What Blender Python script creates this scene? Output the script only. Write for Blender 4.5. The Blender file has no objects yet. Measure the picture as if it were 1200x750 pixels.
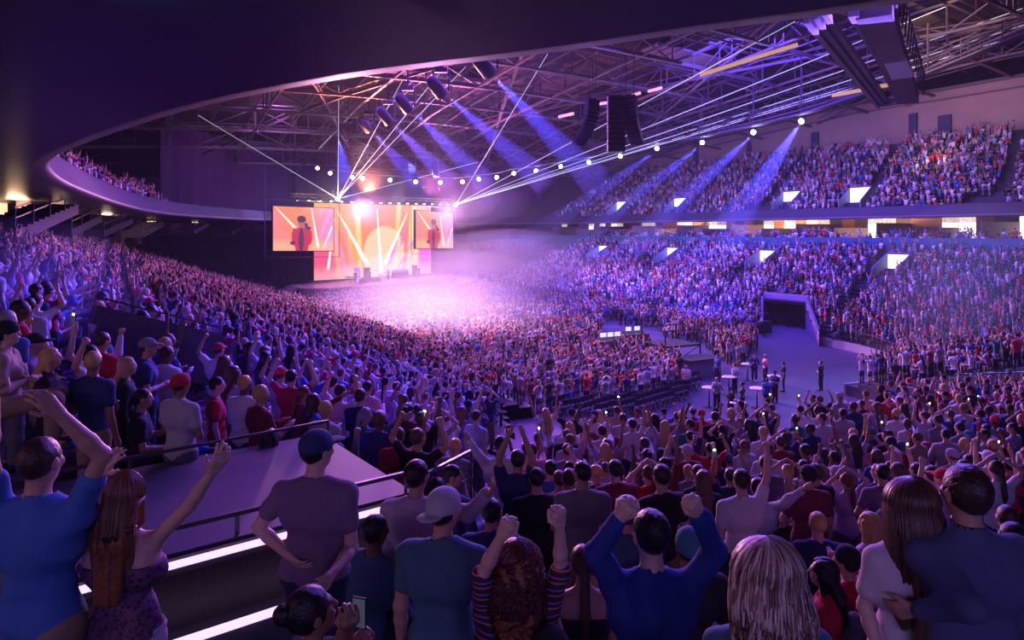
import bpy, math, random
import numpy as np
from mathutils import Vector, Matrix
rnd = random.Random(7)
C = bpy.context.scene.collection
SC = bpy.context.scene
EYE = 9.3
F = 800.0
HY = 272.0

# ------------------------------------------------------------------ camera
cam_d = bpy.data.cameras.new('camera')
cam_d.sensor_width = 36.0
cam_d.lens = 36.0 * F / 1200.0
cam_d.shift_y = -(375.0 - HY) / 1200.0
cam_d.clip_start = 0.05
cam_d.clip_end = 500
cam = bpy.data.objects.new('camera', cam_d)
cam.location = (0, 0, EYE)
cam.rotation_euler = (math.pi / 2, 0, 0)
C.objects.link(cam)
SC.camera = cam

# ------------------------------------------------------------------ world, exposure
w = bpy.data.worlds.new('world')
SC.world = w
w.use_nodes = True
w.node_tree.nodes['Background'].inputs[0].default_value = (0.010, 0.008, 0.03, 1)
w.node_tree.nodes['Background'].inputs[1].default_value = 0.3
SC.view_settings.view_transform = 'Standard'
SC.view_settings.look = 'None'
SC.view_settings.gamma = 1.0
SC.view_settings.use_curve_mapping = False
SC.view_settings.exposure = 0.12
cy = SC.cycles
cy.max_bounces = 3
cy.diffuse_bounces = 2
cy.glossy_bounces = 2
cy.transmission_bounces = 2
cy.transparent_max_bounces = 6
cy.volume_bounces = 0
cy.use_adaptive_sampling = True
cy.adaptive_threshold = 0.03
cy.use_denoising = True
cy.use_light_tree = True
cy.sample_clamp_indirect = 3.0
cy.caustics_reflective = False
cy.caustics_refractive = False


def NU(n, u, z=0.0):
    "point from the arena's own axes: n across the bowl, u along it towards the stage"
    return Vector((.866 * n - .5 * u, .5 * n + .866 * u, z))


def toNU(x, y):
    return .866 * x + .5 * y, -.5 * x + .866 * y


def at(px, py, Y):
    "world point seen at a pixel at depth Y"
    return Vector(((px - 600) / F * Y, Y, EYE - (py - HY) / F * Y))


def on_floor(px, py, z=0.0):
    Y = F * (EYE - z) / (py - HY)
    return Vector(((px - 600) / F * Y, Y, z))


# ------------------------------------------------------------------ lamps (light only; some have fittings built further down)
def spot(name, loc, target, power, color, deg, blend=.5, size=.3):
    d = bpy.data.lights.new(name, 'SPOT')
    d.energy = power
    d.color = color
    d.spot_size = math.radians(deg)
    d.spot_blend = blend
    d.shadow_soft_size = size
    o = bpy.data.objects.new(name, d)
    o.location = loc
    o.rotation_euler = (Vector(target) - Vector(loc)).to_track_quat('-Z', 'Y').to_euler()
    C.objects.link(o)
    return o


def area(name, loc, target, power, color, sx, sy):
    d = bpy.data.lights.new(name, 'AREA')
    d.shape = 'RECTANGLE'
    d.size = sx
    d.size_y = sy
    d.energy = power
    d.color = color
    o = bpy.data.objects.new(name, d)
    o.location = loc
    o.rotation_euler = (Vector(target) - Vector(loc)).to_track_quat('-Z', 'Y').to_euler()
    C.objects.link(o)
    return o


def point(name, loc, power, color, size=.3):
    d = bpy.data.lights.new(name, 'POINT')
    d.energy = power
    d.color = color
    d.shadow_soft_size = size
    o = bpy.data.objects.new(name, d)
    o.location = loc
    C.objects.link(o)
    return o


PUR = (.42, .22, 1.0)
BLU = (.08, .09, 1.0)
PNK = (1.0, .42, .85)
WPK = (1.0, .62, .85)
# washes hung in the roof trusses
area('roof_wash_floor', NU(34, 70, 27), NU(34, 66, 0), 20000, (.22, .07, 1.0), 26, 40)
area('roof_wash_right', NU(52, 50, 24), NU(66, 55, 4), 17000, (.15, .07, 1.0), 16, 30)
area('roof_wash_upper', NU(60, 62, 26), NU(82, 66, 14), 1900, (.36, .26, 1.0), 10, 46)
area('roof_wash_upper_warm', NU(66, 36, 26), NU(86, 34, 17), 1100, (1.0, .60, .42), 8, 20)
area('roof_wash_left', NU(20, 45, 25), NU(6, 40, 6), 9000, (.58, .14, .90), 14, 30)
area('roof_wash_near', NU(30, 24, 25), Vector((4, 10, 4)), 12500, (.24, .11, 1.0), 14, 14)
# unseen fill lamps added behind the camera to lift the near people
area('near_fill', (2, -5.5, 10.3), (2.5, 3.5, 7.2), 150, (.42, .28, 1.0), 7, .6)
area('left_fill', (-9, -2, 10.4), (-4, 7, 7), 90, (.85, .42, .80), 5, .6)
# white and pink wash from the stage truss out over the crowd
spot('stage_wash_a', at(420, 240, 98), NU(27, 60, 1), 120000, (1.0, .36, .72), 70, .9, 1.0)
spot('stage_wash_b', at(520, 242, 110), NU(40, 62, 2), 120000, (.95, .40, .95), 70, .9, 1.0)
spot('crowd_key', NU(26, 84, 21), at(512, 380, 64), 200000, (1.0, .50, .80), 60, 1.0, 1.0)
spot('crowd_key_right', NU(44, 92, 20), at(650, 320, 92), 110000, (.50, .20, 1.0), 50, 1.0, 1.0)
spot('crowd_key_near', at(520, 120, 64), at(505, 392, 58), 130000, (1.0, .52, .86), 50, 1.0, 1.0)
spot('empty_seat_fill', at(330, 150, 84), at(262, 300, 94), 16000, (.40, .24, 1.0), 60, 1.0, 1.0)  # violet fill added to bring up the empty block, not on the truss
spot('drape_wash', at(330, 120, 92), at(290, 190, 122), 6000, (.62, .22, .95), 90, 1.0, 1.0)
spot('stage_key', at(470, 205, 92), at(455, 322, 103), 16000, (1.0, .7, .8), 40, .8, .6)
# saturated blue follow spots
for a, b, pw, dg in ((at(939, 142, 76), at(862, 262, 84), 26000, 13), (at(883, 155, 84), at(740, 275, 100), 26000, 13),
                     (at(823, 167, 92), at(660, 300, 112), 26000, 13), (at(770, 174, 98), at(610, 290, 118), 20000, 13)):
    spot('blue_follow_spot_light', a, b, pw, BLU, dg, .3, .15)
spot('blue_wash', at(790, 190, 80), at(835, 372, 66), 520000, (.02, .03, 1.0), 20, .8, .4)
spot('blue_haze_wash', at(1190, 120, 60), at(1110, 360, 40), 34000, (.14, .34, 1.0), 34, .9, .4)
spot('blue_mid_wash', at(700, 185, 84), at(735, 330, 84), 420000, (.05, .03, 1.0), 20, .9, .4)
spot('blue_left_wash', NU(22, 30, 24), at(330, 450, 17), 150000, (.03, .03, 1.0), 30, .9, .4)
spot('red_accent', NU(16, 40, 24), at(110, 280, 30), 9000, (1.0, .35, .45), 30, .9, .4)
# coloured uplight into the roof steel over the stage
spot('roof_uplight_orange', at(430, 225, 96), at(440, 90, 78), 130000, (1.0, .26, .14), 80, .9, .6)
spot('roof_uplight_pink', at(500, 225, 108), at(560, 150, 96), 55000, (1.0, .20, .75), 95, .9, .6)
spot('roof_uplight_violet', at(700, 200, 90), at(760, 110, 70), 3000, (.5, .22, 1.0), 110, .9, .6)
# blue spots added under the balcony soffit to draw streaks on it
area('wall_fill_warm', NU(80, 44, 21.6), NU(91, 46, 24.5), 1500, (1.0, .58, .36), 4, 60)  # warm fill added to brighten the tan wall, no fitting there
spot('soffit_streak_spot', (-10.6, 9.0, 10.45), (-6.4, 9.9, 10.85), 160, (.35, .45, 1.0), 60, 1.0, .1)
spot('soffit_streak_spot', (-22, 21, 10.3), (-15, 23.3, 10.85), 500, (.35, .45, 1.0), 60, 1.0, .1)
spot('soffit_streak_spot', (-3.4, 3.6, 10.5), (-1.1, 4.8, 10.85), 60, (.35, .45, 1.0), 70, 1.0, .1)



# ------------------------------------------------------------------ mesh helpers
def nodes_of(m):
    m.use_nodes = True
    return m.node_tree.nodes, m.node_tree.links, m.node_tree.nodes['Principled BSDF']


def mat(name, col, rough=.6, metal=0.0, noise=.0, nscale=20.0, bump=.0, bscale=40.0, emit=None, es=0.0, spec=.5, vcol=None):
    m = bpy.data.materials.new(name)
    N, L, b = nodes_of(m)
    b.inputs['Base Color'].default_value = (*col, 1)
    b.inputs['Roughness'].default_value = rough
    b.inputs['Metallic'].default_value = metal
    b.inputs['Specular IOR Level'].default_value = spec
    src = None
    if vcol:
        a = N.new('ShaderNodeAttribute')
        a.attribute_name = vcol
        src = a.outputs['Color']
    if noise or bump:
        tc = N.new('ShaderNodeTexCoord')
    if noise:
        t = N.new('ShaderNodeTexNoise')
        t.inputs['Scale'].default_value = nscale
        t.inputs['Detail'].default_value = 4
        L.new(tc.outputs['Object'], t.inputs['Vector'])
        mr = N.new('ShaderNodeMapRange')
        mr.inputs['To Min'].default_value = 1 - noise
        mr.inputs['To Max'].default_value = 1 + noise
        L.new(t.outputs['Fac'], mr.inputs['Value'])
        vm = N.new('ShaderNodeVectorMath')
        vm.operation = 'SCALE'
        if src:
            L.new(src, vm.inputs[0])
        else:
            vm.inputs[0].default_value = col
        L.new(mr.outputs['Result'], vm.inputs['Scale'])
        src = vm.outputs['Vector']
    if src:
        L.new(src, b.inputs['Base Color'])
    if bump:
        t2 = N.new('ShaderNodeTexNoise')
        t2.inputs['Scale'].default_value = bscale
        t2.inputs['Detail'].default_value = 3
        L.new(tc.outputs['Object'], t2.inputs['Vector'])
        bp = N.new('ShaderNodeBump')
        bp.inputs['Strength'].default_value = bump
        bp.inputs['Distance'].default_value = .01
        L.new(t2.outputs['Fac'], bp.inputs['Height'])
        L.new(bp.outputs['Normal'], b.inputs['Normal'])
    if emit:
        b.inputs['Emission Color'].default_value = (*emit, 1)
        b.inputs['Emission Strength'].default_value = es
    return m


class MB:
    "collects polygons and links them as one mesh object"

    def __init__(s):
        s.v, s.f, s.c = [], [], []

    def add(s, vs, fs, col=None):
        o = len(s.v)
        s.v.extend([tuple(p) for p in vs])
        s.f.extend([tuple(i + o for i in f) for f in fs])
        if col is not None:
            s.c.extend([col] * len(vs))
        return s

    def quad(s, a, b, c, d):
        return s.add([a, b, c, d], [(0, 1, 2, 3)])

    def box(s, c, sz, rz=0.0, M=None):
        hx, hy, hz = sz[0] / 2, sz[1] / 2, sz[2] / 2
        R = M if M is not None else Matrix.Rotation(rz, 3, 'Z')
        c = Vector(c)
        vs = [c + R @ Vector((x * hx, y * hy, z * hz)) for z in (-1, 1) for y in (-1, 1) for x in (-1, 1)]
        return s.add(vs, [(0, 2, 3, 1), (4, 5, 7, 6), (0, 1, 5, 4), (2, 6, 7, 3), (0, 4, 6, 2), (1, 3, 7, 5)])

    def beam(s, a, b, wd, hg=None):
        "box section bar between two points"
        a, b = Vector(a), Vector(b)
        hg = hg or wd
        d = (b - a)
        L = d.length
        if L < 1e-5:
            return s
        z = d / L
        x = Vector((0, 0, 1)).cross(z)
        x = x.normalized() if x.length > 1e-3 else Vector((1, 0, 0))
        y = z.cross(x)
        R = Matrix((x, y, z)).transposed()
        return s.box((a + b) / 2, (wd, hg, L), M=R)

    def tube(s, pts, rad, sides=8, cap=True, ell=1.0):
        pts = [Vector(p) for p in pts]
        n = len(pts)
        rs = rad if hasattr(rad, '__len__') else [rad] * n
        vs, fs = [], []
        up = Vector((0, 0, 1))
        for i, p in enumerate(pts):
            t = (pts[min(i + 1, n - 1)] - pts[max(i - 1, 0)]).normalized()
            x = up.cross(t)
            x = x.normalized() if x.length > 1e-2 else Vector((1, 0, 0))
            y = t.cross(x)
            for k in range(sides):
                a = 2 * math.pi * k / sides
                vs.append(p + x * (rs[i] * math.cos(a)) + y * (rs[i] * ell * math.sin(a)))
        for i in range(n - 1):
            for k in range(sides):
                k2 = (k + 1) % sides
                fs.append((i * sides + k, i * sides + k2, (i + 1) * sides + k2, (i + 1) * sides + k))
        if cap:
            fs.append(tuple(range(sides))[::-1])
            fs.append(tuple(range((n - 1) * sides, n * sides)))
        return s.add(vs, fs)

    def lathe(s, prof, loc=(0, 0, 0), seg=16):
        loc = Vector(loc)
        vs, fs = [], []
        n = len(prof)
        for r, z in prof:
            for k in range(seg):
                a = 2 * math.pi * k / seg
                vs.append(loc + Vector((r * math.cos(a), r * math.sin(a), z)))
        for i in range(n - 1):
            for k in range(seg):
                k2 = (k + 1) % seg
                fs.append((i * seg + k, i * seg + k2, (i + 1) * seg + k2, (i + 1) * seg + k))
        fs.append(tuple(range(seg))[::-1])
        fs.append(tuple(range((n - 1) * seg, n * seg)))
        return s.add(vs, fs)

    def build(s, name, m, parent=None, smooth=False, loc=None, bevel=0.0):
        me = bpy.data.meshes.new(name)
        if loc is not None:
            l = Vector(loc)
            vs = [tuple(Vector(p) - l) for p in s.v]
        else:
            vs = s.v
        me.from_pydata(vs, [], s.f)
        if s.c:
            ca = me.color_attributes.new('col', 'FLOAT_COLOR', 'POINT')
            ca.data.foreach_set('color', np.array([(*c, 1) for c in s.c], dtype=np.float32).ravel())
        if m:
            me.materials.append(m)
        if smooth:
            me.polygons.foreach_set('use_smooth', [True] * len(me.polygons))
        me.update()
        o = bpy.data.objects.new(name, me)
        C.objects.link(o)
        if loc is not None and parent is None:
            o.location = loc
        if parent is not None:
            o.parent = parent
        if bevel:
            md = o.modifiers.new('bevel', 'BEVEL')
            md.width = bevel
            md.segments = 2
            md.limit_method = 'ANGLE'
        return o


def tag(o, label=None, cat=None, group=None, kind=None):
    if label:
        o['label'] = label
    if cat:
        o['category'] = cat
    if group:
        o['group'] = group
    if kind:
        o['kind'] = kind
    return o


def thing(name, label, cat, loc=(0, 0, 0), rz=0.0, group=None):
    o = bpy.data.objects.new(name, None)
    o.empty_display_size = .2
    C.objects.link(o)
    o.location = loc
    o.rotation_euler = (0, 0, rz)
    return tag(o, label, cat, group)


def struct(name, mb, m, label=None, **k):
    o = mb.build(name, m, **k)
    o['kind'] = 'structure'
    if label:
        o['label'] = label
    return o


def kids(o):
    return [c for c in bpy.data.objects if c.parent == o]


M_CONC = mat('dark_concrete', (.10, .095, .13), .8, noise=.25, nscale=1.5)
M_TREAD = mat('stand_tread', (.055, .05, .075), .75, noise=.3, nscale=.8)
M_FLOOR = mat('arena_floor', (.085, .07, .15), .55, noise=.12, nscale=.6)
M_SOFF = mat('soffit_paint', (.032, .036, .042), .38, noise=.05, nscale=.4)
M_FASC = mat('fascia_purple', (.045, .03, .075), .6)
M_LIP = mat('lip_metal', (.16, .13, .18), .5)
M_TAN = mat('tan_plaster', (.40, .29, .20), .85, noise=.25, nscale=.25)
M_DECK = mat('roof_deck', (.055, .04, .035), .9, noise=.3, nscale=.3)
M_STEEL = mat('roof_steel', (.15, .12, .14), .55, .1)
M_CAT = mat('catwalk_steel', (.07, .06, .08), .6)
M_TEAL = mat('teal_band', (.03, .16, .24), .5)
M_BLACK = mat('black_metal', (.015, .015, .02), .4, .2)
M_DARK = mat('dark_panel', (.02, .02, .028), .5)
M_RAIL = mat('rail_metal', (.10, .10, .13), .4, .6)
M_CURT = mat('stage_drape', (.10, .032, .16), .9, noise=.2, nscale=2)
M_LITW = mat('lit_opening', (.9, .85, .8), .6, emit=(1.0, .82, .72), es=2.2)
M_LITC = mat('lit_concourse', (.9, .6, .4), .6, emit=(1.0, .62, .34), es=1.3)
M_STRIP = mat('lilac_strip_light', (.9, .7, .95), .4, emit=(.85, .50, 1.0), es=1.5)
M_SUITE = mat('suite_orange', (.70, .28, .12), .7, noise=.1, nscale=.5)
M_SUITE2 = mat('suite_taupe', (.20, .13, .13), .7)
M_SEAT = mat('seat_navy', (.04, .04, .09), .5)
M_GREY = mat('platform_grey', (.09, .10, .13), .6, noise=.1, nscale=3)
M_LAMP = mat('lamp_lens', (1, 1, 1), .3, emit=(.85, .88, 1.0), es=55)
M_PANEL = mat('white_panel', (.75, .72, .78), .5)
M_SCREENW = mat('monitor_screen', (.8, .8, .9), .4, emit=(.8, .8, 1.0), es=.9)

# ------------------------------------------------------------------ bowl geometry
def hgt(d):
    return .6 + .26 * d + .0034 * d * d


def arc(cn, cu, r, a0, a1, k):
    out = []
    for i in range(k + 1):
        a = math.radians(a0 + (a1 - a0) * i / k)
        out.append((cn + r * math.cos(a), cu + r * math.sin(a), math.cos(a), math.sin(a)))
    return out


def line(n0, u0, n1, u1, nn, nu, k):
    return [(n0 + (n1 - n0) * i / k, u0 + (u1 - u0) * i / k, nn, nu) for i in range(1, k)]


BP = arc(38, 36, 12, -100, 0, 30) + line(50, 36, 50, 104, 1, 0, 40) + arc(36, 104, 14, 0, 90, 14) \
    + arc(32, 104, 14, 90, 180, 14) + line(18, 104, 18, 4, -1, 0, 60) + [(18, 4, -1, 0)]
ROW = .85
W0 = Vector((-2.65, 5.13))
WD = Vector((.8, .6))
WN = Vector((-.6, .8))


def wdist(x, y):
    return (Vector((x, y)) - W0).dot(WN)


def walong(x, y):
    return (Vector((x, y)) - W0).dot(WD)


def yb(x):
    "far edge of the near stand"
    return float(np.interp(x, [-2, 6, 9, 14, 25, 40], [17.6, 17.6, 19.5, 24, 27, 29]))


def near_z(y):
    return float(np.interp(y, [1.0, 3.2, 5.2, 7.4, 10.6, 16, 20, 26, 32], [7.1, 6.35, 5.7, 5.0, 3.95, 3.4, 2.95, 2.3, 1.7]))


def left_line(y):
    return -.5 + .1 * (y - 9)


def bowl_ok(n, u, d):
    p = NU(n, u)
    left = u < 104 and n < 25
    if left:
        if p.x > left_line(p.y):
            return False
        if walong(p.x, p.y) < 2.5 and wdist(p.x, p.y) < 2.2 or walong(p.x, p.y) >= 2.5 and wdist(p.x, p.y) < .3:
            return False
        if p.x > -.6 and p.y < 34:
            return False
        return p.y > 3 and d < 22.5
    if u < 104:
        if d > 19.2:
            return False
        if p.y < yb(p.x) + 1.0:
            return False
        if in_tunnel(p.x, p.y, d):
            return False
    return d < 22.5


def in_tunnel(x, y, d):
    px = 600 + F * x / y
    return 893 < px < 966 - 3 * max(0, d) and d < 7.2 and 40 < y < 75


# ------------------------------------------------------------------ floor and stands
fl = MB()
fl.quad((-120, 0, 0), (110, 0, 0), (110, 190, 0), (-120, 190, 0))
struct('floor', fl, M_FLOOR)

sb = MB()
for k in range(27):
    d0, d1 = k * ROW, (k + 1) * ROW
    z1 = hgt(d0)
    z0 = hgt(d0 - ROW) if k else 0
    for a, b in zip(BP[:-1], BP[1:]):
        qa = (a[0] + a[2] * d0, a[1] + a[3] * d0)
        qb = (b[0] + b[2] * d0, b[1] + b[3] * d0)
        ra = (a[0] + a[2] * d1, a[1] + a[3] * d1)
        rb = (b[0] + b[2] * d1, b[1] + b[3] * d1)
        mid = ((qa[0] + qb[0] + ra[0] + rb[0]) / 4, (qa[1] + qb[1] + ra[1] + rb[1]) / 4)
        if not bowl_ok(mid[0], mid[1], (d0 + d1) / 2):
            continue
        sb.quad(NU(*qa, z0), NU(*qb, z0), NU(*qb, z1), NU(*qa, z1))
        sb.quad(NU(*qa, z1), NU(*qb, z1), NU(*rb, z1), NU(*ra, z1))
        # side closing faces keep the steps solid where a row ends
        sb.quad(NU(*qa, z1), NU(*ra, z1), NU(*ra, 0), NU(*qa, 0))
struct('floor_lower_bowl_steps', sb, M_TREAD)

# near stand
nb = MB()
NR = []
y = 1.2
while y < 30:
    NR.append(y)
    y += .85
for i, y0 in enumerate(NR):
    z = near_z(y0 + .4)
    zp = near_z(y0 - .45) if i else z
    zn = near_z(y0 + 1.25)
    xs = np.arange(-3, 40, 1.0)
    for x in xs:
        xm, ym = x + .5, y0 + .42
        if ym > yb(xm) or (walong(xm, ym) < 2.7 and wdist(xm, ym) > -.35) or xm < left_line(ym):
            continue
        nb.quad((x, y0, z), (x + 1, y0, z), (x + 1, y0 + .85, z), (x, y0 + .85, z))
        nb.quad((x, y0 + .85, z), (x + 1, y0 + .85, z), (x + 1, y0 + .85, zn), (x, y0 + .85, zn))
        if ym + .85 > yb(xm):
            nb.quad((x, y0 + .85, z), (x + 1, y0 + .85, z), (x + 1, y0 + .85, 0), (x, y0 + .85, 0))
struct('floor_near_stand_steps', nb, M_TREAD)


def wallstrip(mb, pts, z0, z1):
    for a, b in zip(pts[:-1], pts[1:]):
        za0, za1 = (z0(a), z1(a)) if callable(z0) else (z0, z1)
        zb0, zb1 = (z0(b), z1(b)) if callable(z0) else (z0, z1)
        mb.quad((a[0], a[1], za0), (b[0], b[1], zb0), (b[0], b[1], zb1), (a[0], a[1], za1))


# ring at bowl top: concourse slab and its back wall
def offpath(d, i0=0, i1=None):
    return [NU(p[0] + p[2] * d, p[1] + p[3] * d) for p in BP[i0:i1]]


cs = MB()
A, B = offpath(22.4, 71), offpath(40, 71)
for a, b, c, d in zip(A[:-1], A[1:], B[1:], B[:-1]):
    cs.quad((a.x, a.y, 8.0), (b.x, b.y, 8.0), (c.x, c.y, 8.0), (d.x, d.y, 8.0))
struct('floor_concourse', cs, M_CONC)
cw = MB()
wallstrip(cw, offpath(40, 71), 7.5, 13)
struct('wall_concourse', cw, mat('concourse_wall', (.16, .10, .12), .8))

# teal band wall with the ledge of the suites behind
iT = [i for i, p in enumerate(BP) if p[0] > 36 and -90 < p[1] < 119][0]
tb = MB()
TP = offpath(19.4, 0, 84)
TP2 = offpath(19.62, 0, 84)
wallstrip(tb, TP, 5.0, 8.7)
wallstrip(tb, TP2[::-1], 5.0, 8.7)
for a, b, c, d in zip(TP[:-1], TP[1:], TP2[1:], TP2[:-1]):
    tb.quad((a.x, a.y, 8.7), (b.x, b.y, 8.7), (c.x, c.y, 8.7), (d.x, d.y, 8.7))
struct('wall_teal_band', tb, M_TEAL)
sl = MB()
A, B = offpath(19.6, 0, 84), offpath(31, 0, 84)
for a, b, c, d in zip(A[:-1], A[1:], B[1:], B[:-1]):
    sl.quad((a.x, a.y, 7.8), (b.x, b.y, 7.8), (c.x, c.y, 7.8), (d.x, d.y, 7.8))
struct('floor_suites', sl, M_CONC)
# suite back walls: alternating orange, taupe and lit openings
so, st, sw = MB(), MB(), MB()
BW = offpath(28, 0, 84)
seq = 'otowwtowwootlwtotwwolowt'
acc, k = 0.0, 0
nxt = 0
for a, b in zip(BW[:-1], BW[1:]):
    L = (b - a).length
    parts = max(1, int(round(L / 1.7)))
    for j in range(parts):
        p, q = a.lerp(b, j / parts), a.lerp(b, (j + 1) / parts)
        c = seq[(k // 1) % len(seq)]
        if a.x < 12:
            c = 't'
        k += 1
        tgt = {'o': so, 't': st, 'l': st, 'w': sw}[c] if c != 'l' else sw
        tgt.quad((p.x, p.y, 7.8), (q.x, q.y, 7.8), (q.x, q.y, 10.9), (p.x, p.y, 10.9))
        if c in 'lw':
            st.quad((p.x, p.y, 10.3), (q.x, q.y, 10.3), (q.x, q.y, 10.9), (p.x, p.y, 10.9))
struct('wall_suites_orange', so, M_SUITE)
struct('wall_suites_taupe', st, M_SUITE2)
for i in range(0, len(sw.f)):
    pass
struct('window_1', sw, M_LITW)
# partitions between suites
sp = MB()
for i in range(2, 83, 3):
    a, b = NU(BP[i][0] + BP[i][2] * 21.5, BP[i][1] + BP[i][3] * 21.5), NU(BP[i][0] + BP[i][2] * 28, BP[i][1] + BP[i][3] * 28)
    sp.beam((a.x, a.y, 9.1), (b.x, b.y, 9.1), .12, 2.4 if i % 2 else 1.4)
struct('wall_suite_partitions', sp, M_SUITE2)

# ------------------------------------------------------------------ balcony ring
RING = [(6.5, -4), (5.6, 0), (4.7, 2.4), (3.8, 3.9), (3.2, 4.9), (1.9, 6.9), (.6, 10.1), (-1.0, 16.5), (-1.5, 22), (-1.2, 30), (.2, 45), (2.6, 61),
        (7, 76), (15, 92), (24, 106), (35, 116), (50, 121), (61, 118), (69, 110), (72, 100), (72, 80), (72, 60), (72, 40), (71, 22), (68, 8),
        (60, -4), (45, -14), (25, -16), (12, -12)]


def crom(P, per=6):
    n = len(P)
    out = []
    for i in range(n):
        p0, p1, p2, p3 = [Vector(P[(i + j - 1) % n]) for j in range(4)]
        for k in range(per):
            t = k / per
            out.append(.5 * ((2 * p1) + (p2 - p0) * t + (2 * p0 - 5 * p1 + 4 * p2 - p3) * t * t + (3 * p1 - p0 - 3 * p2 + p3) * t ** 3))
    return out


RC = crom(RING)
nR = len(RC)
RN = []
for i in range(nR):
    t = RC[(i + 1) % nR] - RC[i - 1]
    v = Vector((t.y, -t.x)).normalized()
    ctr = Vector((36, 56)) - RC[i]
    if v.dot(ctr) > 0:
        v = -v
    RN.append(v)


def ring(off, z, i):
    i %= nR
    q = RC[i] + RN[i] * off
    return NU(q.x, q.y, z)


# side view of the balcony edge: (offset outward, z)
PROF = [(46, 11.6), (20, 11.0), (4, 10.85), (1.0, 10.80), (.35, 10.78)]
LIP = [(.35, 10.78), (.12, 10.80), (.0, 10.9), (.06, 11.02), (.2, 11.06)]
FAS = [(.2, 11.06), (.75, 12.05), (.8, 12.15), (1.0, 12.15), (1.0, 11.3)]


def sweep(prof, name, m, smooth=True):
    mb = MB()
    vs = [ring(o, z, i) for i in range(nR) for o, z in prof]
    n = len(prof)
    fs = [(i * n + j, ((i + 1) % nR) * n + j, ((i + 1) % nR) * n + j + 1, i * n + j + 1) for i in range(nR) for j in range(n - 1)]
    mb.add(vs, fs)
    return struct(name, mb, m, smooth=smooth)


sweep(PROF, 'ceiling_balcony_soffit', M_SOFF)
sweep(LIP, 'trim_balcony_lip', M_LIP)
sweep(FAS, 'wall_balcony_fascia', M_FASC)

# upper stands above the balcony: steps rising outward
ub = MB()
UR = 20
ulo = [i for i in range(nR) if True]
for k in range(UR):
    o0, o1 = 1.0 + k * ROW, 1.0 + (k + 1) * ROW
    z = 11.3 + .6 * k * ROW
    zp = z - .6 * ROW if k else 10.9
    for i in range(nR):
        p = ring(o0, 0, i)
        if p.y < 12 or not (RC[i].x > 58 or (RC[i].x < 4 and RC[i].y < 64)):
            continue
        a, b = ring(o0, zp, i), ring(o0, zp, i + 1)
        c, d = ring(o0, z, i + 1), ring(o0, z, i)
        e, f = ring(o1, z, i + 1), ring(o1, z, i)
        ub.quad(a, b, c, d)
        ub.quad(d, c, e, f)
struct('floor_upper_steps', ub, M_TREAD)
# tan wall behind the right upper stand
tw, tt = MB(), MB()
OFFW = 1.0 + UR * ROW + 1.0
ztop = lambda i: 27.5 - max(0, (RC[i % nR].y - 60)) * .06
for i in range(nR):
    p = ring(OFFW, 0, i)
    if p.y < 20 or RC[i].x < 50:
        continue
    if (ring(OFFW, 0, i + 1) - p).length > 12:
        continue
    a, b = ring(OFFW, 20, i), ring(OFFW, 20, i + 1)
    tw.quad(a, b, ring(OFFW, ztop(i + 1), i + 1), ring(OFFW, ztop(i), i))
    tt.beam(ring(OFFW - .15, ztop(i) - 1.3, i), ring(OFFW - .15, ztop(i + 1) - 1.3, i + 1), .12, .18)
    tt.beam(ring(OFFW - .2, ztop(i), i), ring(OFFW - .2, ztop(i + 1), i + 1), .3, .35)
struct('wall_right_upper', tw, M_TAN)
struct('trim_1', tt, mat('tan_trim', (.16, .12, .10), .7))
# upper left wall, dark
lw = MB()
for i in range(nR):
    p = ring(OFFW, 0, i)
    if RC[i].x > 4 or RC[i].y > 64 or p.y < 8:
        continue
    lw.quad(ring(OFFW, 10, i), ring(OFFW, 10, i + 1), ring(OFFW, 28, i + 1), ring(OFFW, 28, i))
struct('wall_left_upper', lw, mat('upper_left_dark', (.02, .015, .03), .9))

# drape wall that closes the upper bowl behind the stage
uf = MB()
for i in range(nR):
    if RC[i].y > 60:
        uf.quad(ring(1.0, 11.0, i), ring(1.0, 11.0, i + 1), ring(30, 11.0, i + 1), ring(30, 11.0, i))
struct('floor_upper_far', uf, M_CONC)
dw = MB()
DP = [Vector((-50.5, 98)), Vector((-47, 112)), Vector((-38, 127)), Vector((-24, 137)), Vector((-8, 141)), Vector((6, 139))]
DPs = []
for a, b in zip(DP[:-1], DP[1:]):
    for j in range(24):
        DPs.append(a.lerp(b, j / 24))
DPs.append(DP[-1])
fold = [(p.x + .12 * math.sin(i * 1.3), p.y + .12 * math.cos(i * 1.3)) for i, p in enumerate(DPs)]
wallstrip(dw, fold, 11.0, 25.0)
struct('wall_stage_drape', dw, M_CURT)

# ------------------------------------------------------------------ roof
def rz(n, u):
    "height of the lower chords of the roof"
    a = abs(n - 36) / 56
    return 30.5 - 3.0 * a ** 2 - max(0, u - 40) * .085 - max(0, u - 90) * .08


dk = MB()
gn = np.linspace(-40, 100, 15)
gu = np.linspace(-10, 150, 17)
vs = [NU(a, b, rz(a, b) + 4.6) for b in gu for a in gn]
fs = [(j * 15 + i, j * 15 + i + 1, (j + 1) * 15 + i + 1, (j + 1) * 15 + i) for j in range(16) for i in range(14)]
dk.add(vs, fs)
struct('ceiling', dk, M_DECK)
pan = MB()
for (n0, u0, n1, u1) in ((44, 40, 60, 44), (20, 60, 34, 64), (56, 62, 72, 65), (30, 84, 46, 88), (8, 80, 20, 84), (60, 28, 74, 33), (40, 52, 54, 55)):
    a = [NU(n0, u0, rz(n0, u0) + 3.6), NU(n1, u0, rz(n1, u0) + 3.6), NU(n1, u1, rz(n1, u1) + 3.6), NU(n0, u1, rz(n0, u1) + 3.6)]
    b = [p + Vector((0, 0, .25)) for p in a]
    pan.add(a + b, [(0, 1, 2, 3), (4, 7, 6, 5), (0, 4, 5, 1), (1, 5, 6, 2), (2, 6, 7, 3), (3, 7, 4, 0)])
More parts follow.
